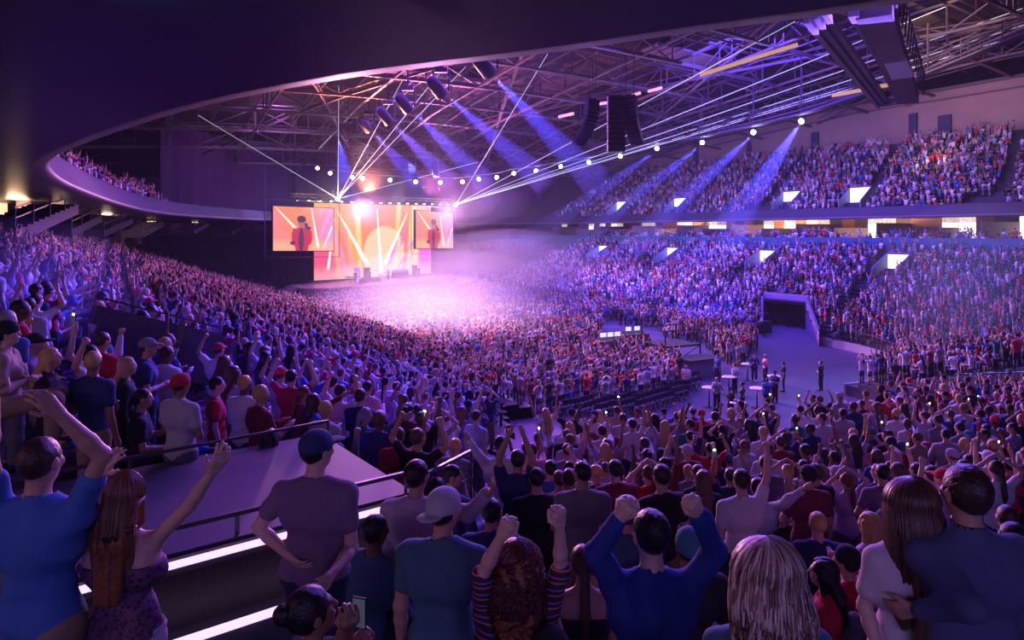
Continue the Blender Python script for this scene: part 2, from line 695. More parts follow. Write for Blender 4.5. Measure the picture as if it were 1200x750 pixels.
struct('ceiling_panels', pan, mat('acoustic_panel', (.30, .26, .30), .8))


def truss(name, label, a, b, depth, cat='roof truss', group=None, th=.22, bays=16, sag=True):
    "a, b: (n, u) ends. top chord, bottom chord and web each a part"
    t = thing(name, label, cat, NU(a[0], a[1], rz(*a)), 0, group)
    o = t.location
    bc, tc, wb = MB(), MB(), MB()
    P, Q = [], []
    for i in range(bays + 1):
        s = i / bays
        n, u = a[0] + (b[0] - a[0]) * s, a[1] + (b[1] - a[1]) * s
        P.append(NU(n, u, rz(n, u)))
        Q.append(NU(n, u, rz(n, u) + depth))
    for i in range(bays):
        bc.beam(P[i], P[i + 1], th * 1.3, th)
        tc.beam(Q[i], Q[i + 1], th, th)
        wb.beam(P[i], Q[i], th * .5)
        if i % 2:
            wb.beam(P[i], Q[i + 1], th * .5)
        else:
            wb.beam(Q[i], P[i + 1], th * .5)
    for nm, mb in (('bottom_chord', bc), ('top_chord', tc), ('web', wb)):
        q = mb.build(nm, M_STEEL, t, loc=o)
    return t


g = 'steel trusses across the arena roof'
for i, u in enumerate(range(22, 124, 9)):
    w = ['nearest', 'second', 'third', 'fourth', 'fifth', 'sixth', 'seventh', 'eighth', 'ninth', 'tenth', 'eleventh', 'twelfth'][i]
    truss('roof_truss', f'mauve steel cross truss under the dark roof, {w} from the camera', (-28, u), (92, u), 3.2, 'roof truss', g, th=.34 if i % 2 == 0 else .26)
for i, n in enumerate(range(-16, 90, 11)):
    w = ['first', 'second', 'third', 'fourth', 'fifth', 'sixth', 'seventh', 'eighth', 'ninth', 'tenth'][i]
    truss('roof_girder', f'long steel girder running towards the stage, {w} from the left', (n, 8), (n, 126), 3.0, 'roof girder', 'steel girders along the arena roof', th=.24, bays=20)
ORD9 = ['first', 'second', 'third', 'fourth', 'fifth', 'sixth', 'seventh', 'eighth', 'ninth']
dg = 'diagonal steel braces of the roof grid'
for i in range(9):
    n0 = -22 + i * 13
    mb = MB()
    for s in range(12):
        a, b = (n0 + (46 * s / 12) * (1 if i % 2 else -1), 16 + 104 * s / 12), (n0 + (46 * (s + 1) / 12) * (1 if i % 2 else -1), 16 + 104 * (s + 1) / 12)
        mb.beam(NU(*a, rz(*a) + .2), NU(*b, rz(*b) + .2), .2, .3)
        mb.beam(NU(*a, rz(*a) + .9), NU(*b, rz(*b) + .9), .12, .12)
        mb.beam(NU(*a, rz(*a) + .2), NU(*a, rz(*a) + .9), .08)
    l0 = NU(n0, 16, rz(n0, 16))
    o = mb.build('roof_brace', M_STEEL, loc=l0)
    tag(o, f'diagonal steel brace crossing the roof trusses overhead, {ORD9[i]} from the left', 'roof brace', dg)

for i in range(22):
    mb = MB()
    if i < 11:
        n0 = -21.5 + i * 11
        pts = [(n0, 10 + 110 * k / 14) for k in range(15)]
        lb = 'thin purlin running towards the stage'
    else:
        u0 = 26.5 + (i - 11) * 9
        pts = [(-26 + 116 * k / 14, u0) for k in range(15)]
        lb = 'thin purlin crossing the arena roof'
    for a, b in zip(pts[:-1], pts[1:]):
        for dz, th_ in ((1.5, .16), (2.3, .10)):
            mb.beam(NU(*a, rz(*a) + dz), NU(*b, rz(*b) + dz), th_)
        mb.beam(NU(*a, rz(*a) + 1.5), NU(*a, rz(*a) + 3.4), .07)
    o = mb.build('roof_purlin', M_STEEL, loc=NU(*pts[0], rz(*pts[0])))
    tag(o, f'{lb} between heavier trusses, {(ORD9 + ["tenth", "eleventh"])[i % 11]} {"from the left" if i < 11 else "from the camera"}', 'roof purlin', 'thin purlins of the arena roof')

# catwalk ring that carries the row of lamps
LAMPS = [(372, 197, 112), (387, 203, 112), (413, 208, 112), (425, 209, 112), (457, 211, 112), (487, 213, 112), (516, 214, 112), (542, 213, 112),
         (561, 210, 112), (582, 208, 112), (602, 203, 111), (628, 200, 110), (657, 195, 108), (690, 190, 105), (727, 183, 101), (770, 174, 96),
         (823, 167, 90), (883, 155, 83), (939, 142, 76)]
LP = [at(x, y, d) for x, y, d in LAMPS]
cwk = thing('catwalk', 'curved lighting catwalk hung below the roof carrying the row of white lamps', 'catwalk', LP[0] + Vector((0, 0, 1.2)))
o0 = cwk.location.copy()
ext = [LP[0] + (LP[0] - LP[1]) * 4] + LP + [LP[-1] + Vector((8, -10, 2.2)), LP[-1] + Vector((13, -24, 4.5))]
dkm, hrm, hgm = MB(), MB(), MB()
for a, b in zip(ext[:-1], ext[1:]):
    u = Vector((0, 0, .75))
    dkm.beam(a + u, b + u, 1.0, .18)
    dkm.beam(a + u + Vector((0, 0, .5)), b + u + Vector((0, 0, .5)), .12)
    for sgn in (-.5, .5):
        s = (b - a).normalized().cross(Vector((0, 0, 1))) * sgn
        for h in (1.15, 1.75):
            hrm.beam(a + s + u + Vector((0, 0, h)), b + s + u + Vector((0, 0, h)), .07)
        n_ = max(2, int((b - a).length / 1.8))
        for k in range(n_):
            p = a.lerp(b, k / n_) + s + u
            hrm.beam(p, p + Vector((0, 0, 1.75)), .06)
    n, uu = toNU(a.x, a.y)
    hgm = MB()
    hgm.beam(a + u, Vector((a.x, a.y, max(a.z + 4, rz(n, uu)))), .12)
    hgm.build('hanger', M_CAT, cwk, loc=o0)
dkm.build('walkway', M_CAT, cwk, loc=o0)
hrm.build('handrail', M_CAT, cwk, loc=o0)

# lamp fitting: can, yoke, lens
def lamp_fit(label, loc, aim, group, s=1.0):
    t = thing('stage_lamp', label, 'lamp', loc, 0, group)
    d = (Vector(aim) - Vector(loc)).normalized()
    R = d.to_track_quat('-Z', 'Y').to_matrix()
    can, yk, ln = MB(), MB(), MB()
    can.lathe([(.14 * s, .0), (.24 * s, .02), (.26 * s, .2), (.2 * s, .45), (.1 * s, .62)], seg=12)
    can.v = [tuple(R @ Vector(p)) for p in can.v]
    ln.lathe([(.22 * s, -.02), (.22 * s, -.06), (.1 * s, -.1)], seg=12)
    ln.v = [tuple(R @ Vector(p)) for p in ln.v]
    yk.beam((-.3 * s, 0, .1), (-.3 * s, 0, .75), .05)
    yk.beam((.3 * s, 0, .1), (.3 * s, 0, .75), .05)
    yk.beam((-.3 * s, 0, .75), (.3 * s, 0, .75), .05)
    ho = can.build('housing', M_BLACK, t, smooth=True)
    ln.build('lens', M_LAMP, ho)
    yk.build('yoke', M_BLACK, t)
    return t


ORD = ['first', 'second', 'third', 'fourth', 'fifth', 'sixth', 'seventh', 'eighth', 'ninth', 'tenth', 'eleventh', 'twelfth', 'thirteenth', 'fourteenth',
       'fifteenth', 'sixteenth', 'seventeenth', 'eighteenth', 'nineteenth']
for i, p in enumerate(LP):
    lamp_fit(f'white lamp glowing under the curved catwalk, {ORD[i]} along from the stage drape', p, (0 if i < 12 else -10, 20, 3), 'white lamps along the catwalk', 1.25)
    point('catwalk_lamp_light', p + Vector((0, -.3, -.35)), 380, (.62, .55, 1.0), .25)

# big hanging unit at the top right: dark service gantry with a white panel
g = thing('service_gantry', 'dark steel gantry with a white panel hanging from the roof at the upper wall', 'gantry', at(1050, 60, 42))
o0 = g.location.copy()
mb = MB()
a, b = at(1024, 10, 36), at(1064, 116, 62)
mb.beam(a, b, 1.7, .9)
mb.build('housing', mat('gantry_brown', (.10, .075, .07), .7), g, loc=o0)
mb = MB()
a2, b2 = at(955, 18, 36), at(1035, 122, 66)
for k in (-.45, 0, .45):
    mb.beam(a2 + Vector((k, 0, k * .5)), b2 + Vector((k, 0, k * .5)), .3, .4)
mb.beam(a2 + Vector((2, 0, .4)), b2 + Vector((2.4, 0, .2)), .5, .9)
mb.beam(b2, b, .8, .5)
mb.build('girder', M_STEEL, g, loc=o0)
mb = MB()
pq = [at(1036, 75, 42), at(1062, 71, 42), at(1071, 90, 45.5), at(1045, 94, 45.5)]
mb.add(pq + [p + Vector((0, .1, .35)) for p in pq], [(0, 1, 2, 3), (4, 7, 6, 5), (0, 4, 5, 1), (1, 5, 6, 2), (2, 6, 7, 3), (3, 7, 4, 0)])
mb.build('white_panel', M_PANEL, g, loc=o0)
mb = MB()
for k in range(14):
    s = k / 13
    p = at(1050, 10, 36).lerp(at(1082, 112, 58), s)
    mb.beam(p, p + Vector((.5, .6, 1.9)), .09)
    if k:
        mb.beam(q0 + Vector((.5, .6, 1.9)), p + Vector((.5, .6, 1.9)), .09)
    q0 = p
mb.build('handrail', M_STEEL, g, loc=o0)
mb = MB()
for y0 in (18, 34):
    mb.beam(at(800, y0 + 72, 60), at(1010, y0 + 15, 50), .35, .3)
M_WARM = mat('warm_tray_glow', (.9, .6, .3), .5, emit=(1.0, .55, .22), es=.5)  # the trays give off this warm glow themselves
for (x0, y0, x1, y1, D) in ((820, 88, 935, 52, 62), (975, 112, 1050, 98, 62), (655, 137, 672, 133, 80), (760, 107, 775, 103, 80), (738, 113, 750, 109, 80), (700, 122, 715, 120, 80)):
    mb = MB()
    mb.beam(at(x0, y0, D), at(x1, y1, D - 3), .22, .3)
    o = mb.build('cable_tray', M_WARM, loc=at(x0, y0, D))
    tag(o, f'warm glowing cable tray hung { {820: "high above the right stand", 975: "beside the brown gantry", 655: "left of the speaker cluster", 760: "right of the speaker cluster", 738: "touching the right speaker array", 700: "under the left speaker array"}[x0] }', 'cable tray', 'warm glowing cable trays in the roof')

# line array speakers
def line_array(label, top, n, s, curve, rzz):
    t = thing('line_array', label, 'speaker', top, rzz, 'hanging speaker arrays')
    z, y, a = 0.0, 0.0, 0.0
    for k in range(n):
        mb = MB()
        mb.box((0, 0, 0), (1.3 * s, .6 * s, .36 * s))
        mb.box((0, -.31 * s, 0), (1.1 * s, .04 * s, .26 * s))
        o = mb.build('speaker_box', M_BLACK, t, bevel=.02)
        o.location = (0, y, z)
        o.rotation_euler = (-a, 0, 0)
        z -= .38 * s * math.cos(a)
        y += .38 * s * math.sin(a) * 1
        a += curve
    mb = MB()
    mb.beam((-.5 * s, 0, .25 * s), (.5 * s, 0, .25 * s), .12)
    mb.beam((-.4 * s, 0, .25 * s), (-.4 * s, 0, 4), .05)
    mb.beam((.4 * s, 0, .25 * s), (.4 * s, 0, 4), .05)
    mb.build('rigging_frame', M_BLACK, t)
    return t


line_array('curved line array hanging at the left of the stage before the drape', at(343, 206, 96), 11, .8, .07, .3)
line_array('curved line array hanging above the right end of the stage', at(483, 186, 96), 10, .8, .07, -.3)
line_array('short line array hanging right of the stage lamps', at(510, 190, 104), 8, .8, .06, -.4)
line_array('large dark line array in the roof, left one of the cluster over the stand', at(694, 119, 62), 12, 1.0, .10, .6)
line_array('straight dark speaker cluster between the two curved arrays over the stand', at(722, 116, 62), 11, 1.2, .0, 0)
line_array('large dark line array in the roof, right one of the cluster over the stand', at(738, 115, 62), 12, 1.0, .08, -.6)

# moving head fixtures on the roof grid that throw the blue beams
for i, (px, py, D) in enumerate(((572, 84, 55), (517, 110, 66), (478, 128, 76), (455, 142, 84), (432, 152, 92), (408, 160, 98))):
    p = at(px, py, D)
    q = at(px + 60, py + 80, D + 6)
    t = thing('moving_head_lamp', f'dark moving head lamp under the roof throwing a blue beam, {ORD[i]} from the camera', 'lamp', p, 0, 'dark moving head lamps in the roof')
    R = (q - p).normalized().to_track_quat('-Z', 'Y').to_matrix()
    mb = MB()
    mb.lathe([(.5, -.3), (.62, -.2), (.62, 1.4), (.45, 1.9), (.2, 2.1)], seg=14)
    mb.v = [tuple(R @ Vector(v)) for v in mb.v]
    mb.build('housing', M_BLACK, t, smooth=True)
    mb = MB()
    mb.box((0, 0, 2.3), (1.2, .5, .5))
    mb.beam((-.75, 0, .2), (-.75, 0, 2.3), .15)
    mb.beam((.75, 0, .2), (.75, 0, 2.3), .15)
    mb.beam((0, 0, 2.3), (0, 0, 5), .15)
    mb.build('yoke', M_BLACK, t)

# ------------------------------------------------------------------ people: implicit surface modelling
V = lambda *a: np.array(a, dtype=np.float64)


def ev_caps(X, Y, Z, p):
    _, a, b, ra, rb = p[:5]
    ba = b - a
    L2 = float(ba @ ba) + 1e-9
    h = ((X - a[0]) * ba[0] + (Y - a[1]) * ba[1] + (Z - a[2]) * ba[2]) / L2
    h = np.clip(h, 0, 1)
    dx, dy, dz = X - a[0] - h * ba[0], Y - a[1] - h * ba[1], Z - a[2] - h * ba[2]
    return np.sqrt(dx * dx + dy * dy + dz * dz) - (ra + (rb - ra) * h)


def ev_ell(X, Y, Z, p):
    _, c, r, R = p[:4]
    x, y, z = X - c[0], Y - c[1], Z - c[2]
    if R is not None:
        x, y, z = R[0, 0] * x + R[1, 0] * y + R[2, 0] * z, R[0, 1] * x + R[1, 1] * y + R[2, 1] * z, R[0, 2] * x + R[1, 2] * y + R[2, 2] * z
    k0 = np.sqrt((x / r[0]) ** 2 + (y / r[1]) ** 2 + (z / r[2]) ** 2)
    k1 = np.sqrt((x / r[0] ** 2) ** 2 + (y / r[1] ** 2) ** 2 + (z / r[2] ** 2) ** 2) + 1e-6
    return k0 * (k0 - 1) / k1


def bbox(p, pad):
    if p[0] == 'c':
        lo = np.minimum(p[1] - p[3], p[2] - p[4])
        hi = np.maximum(p[1] + p[3], p[2] + p[4])
    else:
        m = max(p[2]) if p[3] is not None else np.array(p[2])
        lo, hi = p[1] - m, p[1] + m
    return lo - pad, hi + pad


def field(prims, lo, n, h, k=.03, pad=.07):
    f = np.full(n, .3, dtype=np.float32)
    for p in prims:
        a, b = bbox(p, pad)
        i0 = np.clip(np.floor((a - lo) / h).astype(int), 0, n)
        i1 = np.clip(np.ceil((b - lo) / h).astype(int) + 1, 0, n)
        if (i1 <= i0).any():
            continue
        X = (lo[0] + h * np.arange(i0[0], i1[0], dtype=np.float32))[:, None, None]
        Y = (lo[1] + h * np.arange(i0[1], i1[1], dtype=np.float32))[None, :, None]
        Z = (lo[2] + h * np.arange(i0[2], i1[2], dtype=np.float32))[None, None, :]
        g = (ev_caps if p[0] == 'c' else ev_ell)(X, Y, Z, p)
        s = f[i0[0]:i1[0], i0[1]:i1[1], i0[2]:i1[2]]
        kk = p[5] if (p[0] == 'c' and len(p) > 5) else (p[4] if p[0] == 'e' and len(p) > 4 else k)
        hh = np.clip(.5 + .5 * (g - s) / kk, 0, 1)
        r = g * (1 - hh) + s * hh - kk * hh * (1 - hh)
        f[i0[0]:i1[0], i0[1]:i1[1], i0[2]:i1[2]] = r
    return f


def nets(f, lo, h):
    ins = f < 0
    nx, ny, nz = f.shape
    c = np.zeros((nx - 1, ny - 1, nz - 1), dtype=np.int8)
    for dx in (0, 1):
        for dy in (0, 1):
            for dz in (0, 1):
                c += ins[dx:nx - 1 + dx, dy:ny - 1 + dy, dz:nz - 1 + dz]
    mix = (c > 0) & (c < 8)
    idx = np.argwhere(mix)
    ids = np.full(mix.shape, -1, dtype=np.int64)
    ids[mix] = np.arange(len(idx))
    acc = np.zeros((len(idx), 3))
    cnt = np.zeros(len(idx))
    cor = [(a, b, d) for a in (0, 1) for b in (0, 1) for d in (0, 1)]
    vals = {q: f[idx[:, 0] + q[0], idx[:, 1] + q[1], idx[:, 2] + q[2]] for q in cor}
    for a in cor:
        for ax in range(3):
            if a[ax] == 0:
                b = list(a)
                b[ax] = 1
                b = tuple(b)
                va, vb = vals[a], vals[b]
                m = (va < 0) != (vb < 0)
                t = va[m] / (va[m] - vb[m])
                pt = np.tile(np.array(a, dtype=float), (m.sum(), 1))
                pt[:, ax] += t
                acc[m] += pt
                cnt[m] += 1
    vs = lo + h * (idx + acc / cnt[:, None])
    quads = []
    for ax in range(3):
        o1, o2 = [(1, 2), (2, 0), (0, 1)][ax]
        sl0 = [slice(1, -1)] * 3
        sl1 = [slice(1, -1)] * 3
        sl0[ax] = slice(0, -1)
        sl1[ax] = slice(1, None)
        A_, B_ = ins[tuple(sl0)], ins[tuple(sl1)]
        e = np.argwhere(A_ != B_)
        off = np.array([1, 1, 1])
        off[ax] = 0
        e2 = e + off
        flip = A_[tuple(e.T)]
        q = []
        for (u, v) in ((0, 0), (1, 0), (1, 1), (0, 1)):
            g = e2.copy()
            g[:, o1] -= 1 - u
            g[:, o2] -= 1 - v
            q.append(ids[tuple(g.T)])
        q = np.stack(q, 1)
        q[~flip] = q[~flip][:, ::-1]
        quads.append(q)
    q = np.concatenate(quads)
    return vs, q[(q >= 0).all(1)]


def solid(prims, h, k=.03, subs=(), cut=None, noise=None, pad=.07):
    los, his = zip(*[bbox(p, .0) for p in prims])
    lo = np.min(los, 0) - 2.5 * h - .01
    hi = np.max(his, 0) + 2.5 * h + .01
    n = np.ceil((hi - lo) / h).astype(int) + 1
    f = field(prims, lo, n, h, k, pad)
    if noise is not None or cut is not None:
        X = (lo[0] + h * np.arange(n[0], dtype=np.float32))[:, None, None]
        Y = (lo[1] + h * np.arange(n[1], dtype=np.float32))[None, :, None]
        Z = (lo[2] + h * np.arange(n[2], dtype=np.float32))[None, None, :]
    if noise is not None:
        f = f + noise(X, Y, Z)
    if subs:
        g = field(subs, lo, n, h, .01, pad)
        f = np.maximum(f, -g)
    if cut is not None:
        f = np.maximum(f, cut(X, Y, Z))
    f[0] = f[-1] = .3
    f[:, 0] = f[:, -1] = .3
    f[:, :, 0] = f[:, :, -1] = .3
    return nets(f, lo, h)


def folds(seed, amp=.005, fr=16.0):
    r = np.random.RandomState(seed)
    ks = r.normal(size=(6, 3)) * fr * np.array([1, .7, .8])
    ph = r.rand(6) * 6.28

    def fn(X, Y, Z):
        s = 0
        for k_, p_ in zip(ks, ph):
            s = s + np.sin(k_[0] * X + k_[1] * Y + k_[2] * Z + p_ + 1.2 * np.sin(9 * Z + 7 * X + p_))
        return np.minimum((amp / 2.4) * s, .0035)
    return fn


def quadmesh(name, vs, q, m=None, cols=None, smooth=True, attr='col'):
    me = bpy.data.meshes.new(name)
    me.vertices.add(len(vs))
    me.vertices.foreach_set('co', np.ascontiguousarray(vs, dtype=np.float32).ravel())
    me.loops.add(len(q) * 4)
    me.loops.foreach_set('vertex_index', np.ascontiguousarray(q, dtype=np.int32).ravel())
    me.polygons.add(len(q))
    me.polygons.foreach_set('loop_start', np.arange(len(q), dtype=np.int32) * 4)
    if smooth:
        me.polygons.foreach_set('use_smooth', np.ones(len(q), dtype=bool))
    me.update(calc_edges=True)
    if cols is not None:
        ca = me.color_attributes.new(attr, 'FLOAT_COLOR', 'POINT')
        cc = np.ones((len(vs), 4), dtype=np.float32)
        cc[:, :3] = cols
        ca.data.foreach_set('color', cc.ravel())
    if m:
        me.materials.append(m)
    return me


def nrm(v):
    return v / (np.linalg.norm(v) + 1e-9)


def rotx(a):
    c, s = math.cos(a), math.sin(a)
    return np.array([[1, 0, 0], [0, c, -s], [0, s, c]])


def rotz(a):
    c, s = math.cos(a), math.sin(a)
    return np.array([[c, -s, 0], [s, c, 0], [0, 0, 1]])


def hand(W, d, palm_n, h, mode, s, fine):
    "palm, four fingers and a thumb off the side of the palm. d: forearm direction, palm_n: palm facing"
    d = nrm(d)
    pn = nrm(palm_n - d * (palm_n @ d))
    sd = np.cross(d, pn) * s          # towards the thumb
    P = []
    pc = W + d * .045
    for t in (-.026, -.009, .009, .026):
        P.append(('c', W + d * .01 + sd * t * .6, W + d * .082 + sd * t, .016, .014, .012))
    if not fine:
        if mode == 'fist':
            P.append(('c', W + d * .07 + pn * .02 - sd * .02, W + d * .07 + pn * .02 + sd * .02, .026, .026))
        else:
            P.append(('c', W + d * .08, W + d * .16, .027, .02))
        return P
    Ls = [(.030, .022, .016), (.040, .026, .019), (.044, .028, .020), (.038, .025, .018)]
    for i, t in enumerate((-.030, -.010, .010, .030)):
        b = W + d * (.085 - .004 * abs(i - 2)) + sd * t
        if mode == 'fist':
            angs = (75, 165, 230)
        elif mode == 'hold':
            angs = (45, 100, 150)
        elif mode == 'open':
            angs = (6, 14, 20)
        else:
            angs = (22, 48, 68)
        fan = sd * (t * (3.2 if mode == 'open' else 1.0))
        p = b
        r = .0098
        for L, a in zip(Ls[i], angs):
            a = math.radians(a)
            dd = nrm(d * math.cos(a) + pn * math.sin(a) + fan * max(0, math.cos(a)))
            q = p + dd * L
            P.append(('c', p, q, r, r * .9, .004))
            p, r = q, r * .9
    tb = W + d * .03 + sd * .026
    if mode in ('fist', 'hold'):
        t1 = tb + (d * .6 + sd * .5 + pn * .6) * .035
        t2 = t1 + (d * .5 - sd * .35 + pn * .6) * .034
    else:
        t1 = tb + (d * .75 + sd * .75 + pn * .2) * .036
        t2 = t1 + (d * .9 + sd * .35 + pn * .25) * .032
    P.append(('c', tb, t1, .0135, .0115, .006))
    P.append(('c', t1, t2, .0110, .0095, .004))
    return P


ARM = {
    'down': ((.14, -.05, -1), (.06, .25, -1), 'relax'),
    'hips': ((.75, -.30, -1), (-.72, .45, -.75), 'relax'),
    'upbent': ((.80, .15, .75), (-.45, .1, 1), 'fist'),
    'uphead': ((.75, .0, .9), (-.9, .1, .55), 'relax'),
    'upstraight': ((.35, .15, 1), (.05, .1, 1), 'fist'),
    'upopen': ((.5, .25, 1), (.2, .15, 1), 'open'),
    'reach': ((.35, .9, .25), (.1, .9, .45), 'open'),
    'phone': ((.2, .75, .3), (-.05, .45, 1), 'hold'),
    'clap': ((.25, .35, -1), (-.55, .95, .35), 'open'),
    'fold': ((.25, .1, -1), (-.9, .7, .15), 'relax'),
    'lap': ((.15, .15, -1), (-.3, 1, -.1), 'relax'),
}


def figure(P):
    """P: dict(arms=(right,left) names or (elbow,wrist,mode) points, sit, lean, female, hair, sleeve, legs, head=(yaw,pitch), h, fine)
    returns {part: (prims, subs, cut)} in a frame with the feet at the origin, facing +Y"""
    fem = P.get('female', False)
    fine = P.get('fine', False)
    sit = P.get('sit', False)
    lean = math.radians(P.get('lean', 0))
    sw = .168 if fem else .195
    hipz = .50 if sit else .93
    M = rotx(-lean)
    piv = V(0, 0, 0)

    def U(x, y, z):   # upper body: z measured from the pelvis
        return M @ V(x, y, z) + V(0, 0, hipz)
    wid = P.get('wide', 1.0)
    tb = []
    rP, rW, rC = (.100, .078, .092) if fem else (.098, .090, .110)
    tb.append(('c', U(-.075 * wid, 0, -.01), U(.075 * wid, 0, -.01), rP, rP, .05))
    tb.append(('c', U(-.055 * wid, .008, .14), U(.055 * wid, .008, .14), rW * wid, rW * wid, .06))
    tb.append(('c', U(-.085, 0, .33), U(.085, 0, .33), rC, rC, .06))
    tb.append(('c', U(-sw + .07, -.015, .44), U(sw - .07, -.015, .44), .075, .075, .05))
    tb.append(('c', U(-.10, -.03, .38), U(.10, -.03, .38), .085, .085, .05))
    if fem:
        for s in (-1, 1):
            tb.append(('e', U(s * .07, .09, .315), (.055, .055, .055), None, .03))
    trap = [('c', U(0, -.02, .53), U(s * (sw - .05), -.02, .465), .05, .045, .03) for s in (-1, 1)]
    # head
    hy, hp = [math.radians(a) for a in P.get('head', (0, 0))]
    HR = M @ rotz(hy) @ rotx(-hp) if not P.get('headup', True) else rotz(hy) @ rotx(-hp)
    nb_ = U(0, -.015, .50)
    nt = U(0, .0, .60) if lean == 0 else nb_ + HR @ V(0, .015, .10)
    hc = nt + HR @ V(0, .012, .105)

    def H(x, y, z):
        return hc + HR @ V(x, y, z)
    neck = [('c', nb_, nt + HR @ V(0, 0, .02), .056 if not fem else .046, .052 if not fem else .044, .02)]
    hd = [('e', H(0, -.012, .012), (.076, .097, .094), HR, .02),
          ('e', H(0, .028, -.045), (.055, .062, .070), HR, .03),
          ('e', H(0, .055, -.088), (.026, .024, .020), HR, .02),
          ('e', H(0, .074, .022), (.045, .018, .012), HR, .015),
          ('c', H(0, .088, .012), H(0, .106, -.022), .009, .0135, .008),
          ('e', H(0, .088, -.052), (.024, .012, .008), HR, .008)]
    for s in (-1, 1):
        hd.append(('e', H(s * .079, -.008, -.012), (.010, .021, .032), HR, .006))
        hd.append(('e', H(s * .045, .062, -.018), (.022, .02, .022), HR, .015))
    # arms
    arms, hands, sleeve = [], [], []
    wr = []
    for si, s in ((0, 1), (1, -1)):
        a = P['arms'][si]
        S = U(s * sw, -.01, .455)
        if isinstance(a, str):
            e, f_, mode = ARM[a]
            E = S + nrm(V(e[0] * s, e[1], e[2])) * .285
            W_ = E + nrm(V(f_[0] * s, f_[1], f_[2])) * .25
        else:
            E, W_, mode = a
            E, W_ = np.array(E, float), np.array(W_, float)
        up = E[2] > S[2]
        if up:
            S2 = S + V(-s * .015, 0, .02)
        else:
            S2 = S
        ra = (.047, .039, .034, .027) if not fem else (.039, .033, .030, .023)
        arms += [('c', S2, E, ra[0], ra[1], .03), ('c', E, E + (W_ - E) * .35, ra[1] * .98, ra[2] * 1.12, .015), ('c', E + (W_ - E) * .35, W_, ra[2] * 1.12, ra[3], .015)]
        arms.append(('e', S2, (.058, .058, .058) if not fem else (.048, .048, .048), None, .03))
        pn = V(-s * .6, .8, .1) if mode != 'relax' else V(-s, .3, 0)
        if mode == 'wrap':
            pn = V(0, 1, -.2)
        if mode == 'hold':
            pn = V(-s * .9, .1, .2)
        hn = hand(W_, W_ - E, pn, .01, mode, s if not up else s, fine)
        hands += hn
        wr.append((W_, nrm(W_ - E)))
        sl = P.get('sleeve', 'short')
        if sl != 'tank':
            t = {'short': .55, 'long': 1.0, 'elbow': .9}[sl]
            sleeve.append(('c', S2, S2 + (E - S2) * (t if sl != 'long' else 1), ra[0] + .018, ra[1] + (.022 if sl == 'short' else .017), .03))
            sleeve.append(('e', S2, (.068, .068, .068) if not fem else (.057, .057, .057), None, .03))
            if sl == 'long':
                sleeve.append(('c', E, E + (W_ - E) * .95, ra[1] + .017, ra[3] + .013, .02))
    # legs
    legs, shoes, tro = [], [], []
    for s in (-1, 1):
        hj = V(s * .09, 0, hipz - .03)
        if sit:
            kn = V(s * .13, .43, hipz + .02)
            an = V(s * .13, .40, .09)
        else:
            st = P.get('stance', 0.0)
            kn = V(s * (.10 + st * .5), .02, .49)
            an = V(s * (.105 + st), -.02, .09)
        toe = an + V(s * .02, .17, -.055)
        legs += [('c', hj, kn, .085, .056, .03), ('c', kn, kn + (an - kn) * .35, .055, .056, .02), ('c', kn + (an - kn) * .35, an, .056, .036, .02),
                 ('c', an, toe, .035, .03, .02)]
        lt = P.get('legs', 'long')
        if lt == 'long':
            tro += [('c', hj, kn, .102, .076, .03), ('c', kn, kn + (an - kn) * .35, .076, .076, .03), ('c', kn + (an - kn) * .35, an + V(0, 0, .03), .076, .060, .03)]
        elif lt == 'shorts':
            tro += [('c', hj, kn, .105, .088, .03)]
        else:
            tro += [('c', hj, kn, .11, .11, .05)]
        shoes.append([('c', an + V(0, -.03, -.03), toe + V(0, .0, .0), .045, .038, .02), ('c', an + V(0, -.03, -.05), an + V(0, 0, .0), .042, .04, .02)])
    infl = lambda L, d: [(p[0], p[1], p[2], p[3] + d, p[4] + d, *p[5:]) if p[0] == 'c' else (p[0], p[1], tuple(np.array(p[2]) + d), *p[3:]) for p in L]
    out = {}
    out['skin'] = dict(prims=(infl(tb, -.009) if P.get('sleeve', 'short') != 'tank' and fine else tb) + trap + neck + hd + arms + hands + legs)
    hem = U(0, 0, P.get('hem', -.10))
    hn_ = M @ V(0, 0, 1)

    def cut_low(X, Y, Z, o=hem, n_=hn_):
        return -((X - o[0]) * n_[0] + (Y - o[1]) * n_[1] + (Z - o[2]) * n_[2])
    shirt = infl(tb, .017) + sleeve
    # loose hem
    shirt.append(('c', U(-.07 * wid, .005, .0), U(.07 * wid, .005, .0), rP + .014, rP + .014, .05))
    collar = P.get('sleeve', 'short')
    if collar == 'tank':
        top = U(0, 0, .385)
        subs = []

        def cut_sh(X, Y, Z):
            a = cut_low(X, Y, Z)
            b = (X - top[0]) * hn_[0] + (Y - top[1]) * hn_[1] + (Z - top[2]) * hn_[2]
            return np.maximum(a, b)
    else:
        shirt += infl(trap, .012)
        cut_sh = cut_low
        subs = [('c', nb_ + V(0, .015, .025), nt, .066 if not fem else .062, .07)]
        if P.get('collar'):
            subs = []
            shirt += [('c', U(0, -.015, .50), U(0, -.008, .545), .075, .066, .01)]
            subs = [('c', U(0, -.01, .53), nt + HR @ V(0, 0, .02), .057, .06)]
    out['shirt'] = dict(prims=shirt, subs=subs, cut=cut_sh, noise=True)
    wtop = U(0, 0, .02 if P.get('lowpants', 1) else .1)

    def cut_w(X, Y, Z):
        a = (Z - wtop[2] - .03)
        if lt == 'long':
            return .07 - Z + 0 * X + 0 * Y if sit else np.maximum(a, .07 - Z)
        return a
    tro = tro + infl(tb[:1], .018)
    out['trousers'] = dict(prims=tro, cut=cut_w, noise=True)
    for i_, nm_ in ((0, 'shoe'), (1, 'shoe2')):
        out[nm_] = dict(prims=shoes[i_], cut=lambda X, Y, Z: .004 - Z + 0 * X + 0 * Y)
    # hair
    hs = P.get('hair', 'short')
